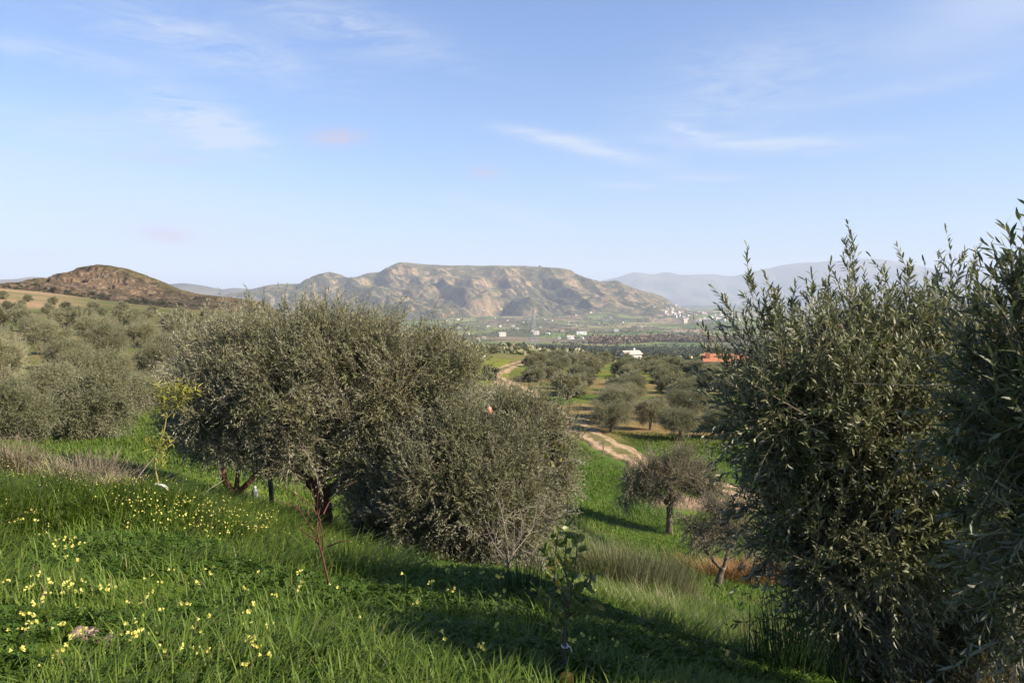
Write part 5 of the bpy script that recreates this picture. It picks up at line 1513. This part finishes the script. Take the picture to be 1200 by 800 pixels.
# ------------------------------------------------------------------ sky, sun, air, camera
def build_world():
    w = bpy.data.worlds.new('World'); bpy.context.scene.world = w
    w.use_nodes = True
    nt = w.node_tree
    for n in list(nt.nodes):
        nt.nodes.remove(n)
    out = N(nt, 'ShaderNodeOutputWorld'); bg = N(nt, 'ShaderNodeBackground')
    sky = N(nt, 'ShaderNodeTexSky', sky_type='NISHITA', sun_disc=False)
    sky.sun_elevation = SUN_EL; sky.sun_rotation = SUN_AZ
    sky.altitude = 300; sky.air_density = 1.0; sky.dust_density = 1.2; sky.ozone_density = 2.2
    tc = N(nt, 'ShaderNodeTexCoord')
    sep = N(nt, 'ShaderNodeSeparateXYZ'); nt.links.new(tc.outputs['Generated'], sep.inputs[0])
    az = math_(nt, 'ARCTAN2', sep.outputs[0], sep.outputs[1]); el = math_(nt, 'ARCSINE', sep.outputs[2])
    # wisps are stretched noise in compass direction / height, warped by a slower noise
    comb = N(nt, 'ShaderNodeCombineXYZ'); nt.links.new(az, comb.inputs[0]); nt.links.new(el, comb.inputs[1])

    def stretched(ang, sx, sy, scale, detail=8, rough=.68, dist=1.1):
        mp = N(nt, 'ShaderNodeMapping'); mp.inputs['Rotation'].default_value = (0, 0, math.radians(ang)); mp.inputs['Scale'].default_value = (sx, sy, 1)
        nt.links.new(comb.outputs[0], mp.inputs['Vector'])
        return noise(nt, scale, detail, rough, mp.outputs[0], dist)

    total = None
    pink = None

    def blob(px, py, rx, ry, ang, amt, nz, lo, hi):
        """a soft patch centred where the photograph has a cloud, as an azimuth / elevation"""
        d = ray(px, py); d = d / np.linalg.norm(d)
        a0, e0 = math.atan2(d[0], d[1]), math.asin(d[2])
        k = F * 1.05
        u = math_(nt, 'SUBTRACT', az, a0); v = math_(nt, 'SUBTRACT', el, e0)
        c, s = math.cos(math.radians(ang)), math.sin(math.radians(ang))
        uu = math_(nt, 'ADD', math_(nt, 'MULTIPLY', u, c * k / rx), math_(nt, 'MULTIPLY', v, s * k / rx))
        vv = math_(nt, 'ADD', math_(nt, 'MULTIPLY', u, -s * k / ry), math_(nt, 'MULTIPLY', v, c * k / ry))
        r2 = math_(nt, 'ADD', math_(nt, 'MULTIPLY', uu, uu), math_(nt, 'MULTIPLY', vv, vv))
        g = math_(nt, 'EXPONENT', math_(nt, 'MULTIPLY', r2, -1.0))
        return math_(nt, 'MULTIPLY', math_(nt, 'MULTIPLY', g, ramp(nt, nz, lo, hi)), amt * 1.75)

    wis = stretched(-14, 3.2, 16, 3.2); wis2 = stretched(6, 2.5, 18, 4.5); puff = stretched(0, 12, 22, 5, 5, .6, .3); soft = stretched(-10, 1.4, 5, 2.0, 3, .5, .3)
    W = [(245, 142, 60, 22, -20, .75, wis, .38, .62), (205, 155, 90, 22, -8, .34, wis, .35, .62), (85, 150, 70, 14, -6, .36, wis2, .35, .65), (688, 173, 78, 8, -13, .55, wis2, .28, .55), (640, 160, 60, 8, -9, .35, wis, .3, .6),
         (870, 166, 95, 8, -3, .48, wis2, .25, .6), (805, 153, 28, 5, -20, .35, wis, .25, .55), (960, 172, 90, 9, 0, .25, wis2, .3, .6), (605, 252, 70, 9, -13, .42, wis, .28, .58), (830, 209, 48, 4, -2, .32, wis2, .25, .55), (735, 218, 40, 4, -3, .28, wis2, .25, .55),
         (60, 62, 80, 12, -6, .4, wis, .3, .65), (240, 52, 140, 26, -10, .42, wis, .35, .65), (400, 28, 130, 24, -12, .38, wis, .35, .65), (860, 110, 120, 55, 20, .36, wis, .35, .7), (1170, 20, 110, 40, 8, .42, soft, .2, .6),
         (150, 250, 330, 60, -12, .32, soft, .2, .6), (420, 300, 420, 45, -4, .12, soft, .2, .6), (1050, 220, 200, 60, -4, .1, soft, .25, .7), (1060, 105, 110, 8, 5, .2, wis2, .3, .6), (60, 205, 200, 30, -10, .2, wis, .3, .6)]
    for b in W:
        g = blob(*b)
        total = g if total is None else math_(nt, 'ADD', total, g)
    for b in [(396, 161, 30, 8.5, 4, .5, puff, .26, .5), (567, 202, 19, 6, 0, .36, puff, .26, .5), (196, 276, 27, 8.5, -6, .5, puff, .24, .5), (185, 186, 55, 7, 0, .22, puff, .3, .6), (45, 298, 45, 5, 0, .3, puff, .2, .5)]:
        g = blob(*b)
        pink = g if pink is None else math_(nt, 'ADD', pink, g)
    # paler veil low over the horizon
    veil = math_(nt, 'MULTIPLY', math_(nt, 'EXPONENT', math_(nt, 'MULTIPLY', math_(nt, 'MAXIMUM', el, 0.0), -9.0)), VEIL)
    tint = mixc(nt, 1.0, sky.outputs[0], SKY_TINT, 'MULTIPLY')
    c = mixc(nt, veil, tint, CLOUD_LOW)
    c = mixc(nt, math_(nt, 'MINIMUM', total, .85), c, CLOUD)
    c = mixc(nt, math_(nt, 'MINIMUM', pink, .8), c, CLOUD_PINK)
    nt.links.new(c, bg.inputs['Color']); bg.inputs['Strength'].default_value = SKY_STR
    nt.links.new(bg.outputs[0], out.inputs['Surface'])


SKY_STR = .067
SKY_TINT = (.86, .985, 1.23)
CLOUD = (4.0, 4.6, 5.7); CLOUD_LOW = (3.2, 3.9, 5.2); CLOUD_PINK = (3.85, 3.3, 4.0)
VEIL = .22
build_world()
sun = bpy.data.lights.new('sun', 'SUN'); sun.energy = 5.0; sun.angle = math.radians(.53); sun.color = (1.0, .88, .71)
so = bpy.data.objects.new('sun', sun); COL.objects.link(so)
so.rotation_euler = Vector(SUN_DIR).to_track_quat('Z', 'Y').to_euler()

# the air between here and the mountains: one closed box round everything
HZ = MB()
hx, hy0, hy1, hz0, hz1 = 39000, -39000, 39000, -640, 1150
V = [(sx * hx, (hy0 if sy < 0 else hy1), (hz0 if sz < 0 else hz1)) for sz in (-1, 1) for sx, sy in ((-1, -1), (1, -1), (1, 1), (-1, 1))]
HZ.add(V, np.array([[0, 3, 2, 1], [4, 5, 6, 7], [0, 1, 5, 4], [1, 2, 6, 5], [2, 3, 7, 6], [3, 0, 4, 7]]))
hm, nt, out = new_mat('haze')
pv = N(nt, 'ShaderNodeVolumePrincipled'); pv.inputs['Density'].default_value = 5.6e-5; pv.inputs['Color'].default_value = (.72, .83, 1.0, 1); pv.inputs['Anisotropy'].default_value = 0.0
nt.links.new(pv.outputs[0], out.inputs['Volume'])
tag(HZ.build('haze', hm), kind='stuff')

cam = bpy.data.cameras.new('camera'); co = bpy.data.objects.new('camera', cam); COL.objects.link(co)
cam.sensor_width = 36; cam.lens = 28.0 * (1024 / 682) / 1.5 if False else 28.0
cam.clip_start = .05; cam.clip_end = 120000
co.location = (0, 0, 0); co.rotation_euler = (math.pi / 2 - TH, 0, 0)
sc = bpy.context.scene
sc.camera = co
sc.render.engine = 'CYCLES'
cy = sc.cycles
cy.max_bounces = 5; cy.diffuse_bounces = 3; cy.glossy_bounces = 2; cy.transmission_bounces = 3; cy.volume_bounces = 0; cy.transparent_max_bounces = 8
cy.use_denoising = True
cy.sample_clamp_indirect = 6
cy.caustics_reflective = False; cy.caustics_refractive = False
sc.view_settings.view_transform = 'Standard'; sc.view_settings.look = 'None'; sc.view_settings.exposure = 1.30; sc.view_settings.gamma = 1.0
sc.view_settings.use_curve_mapping = False
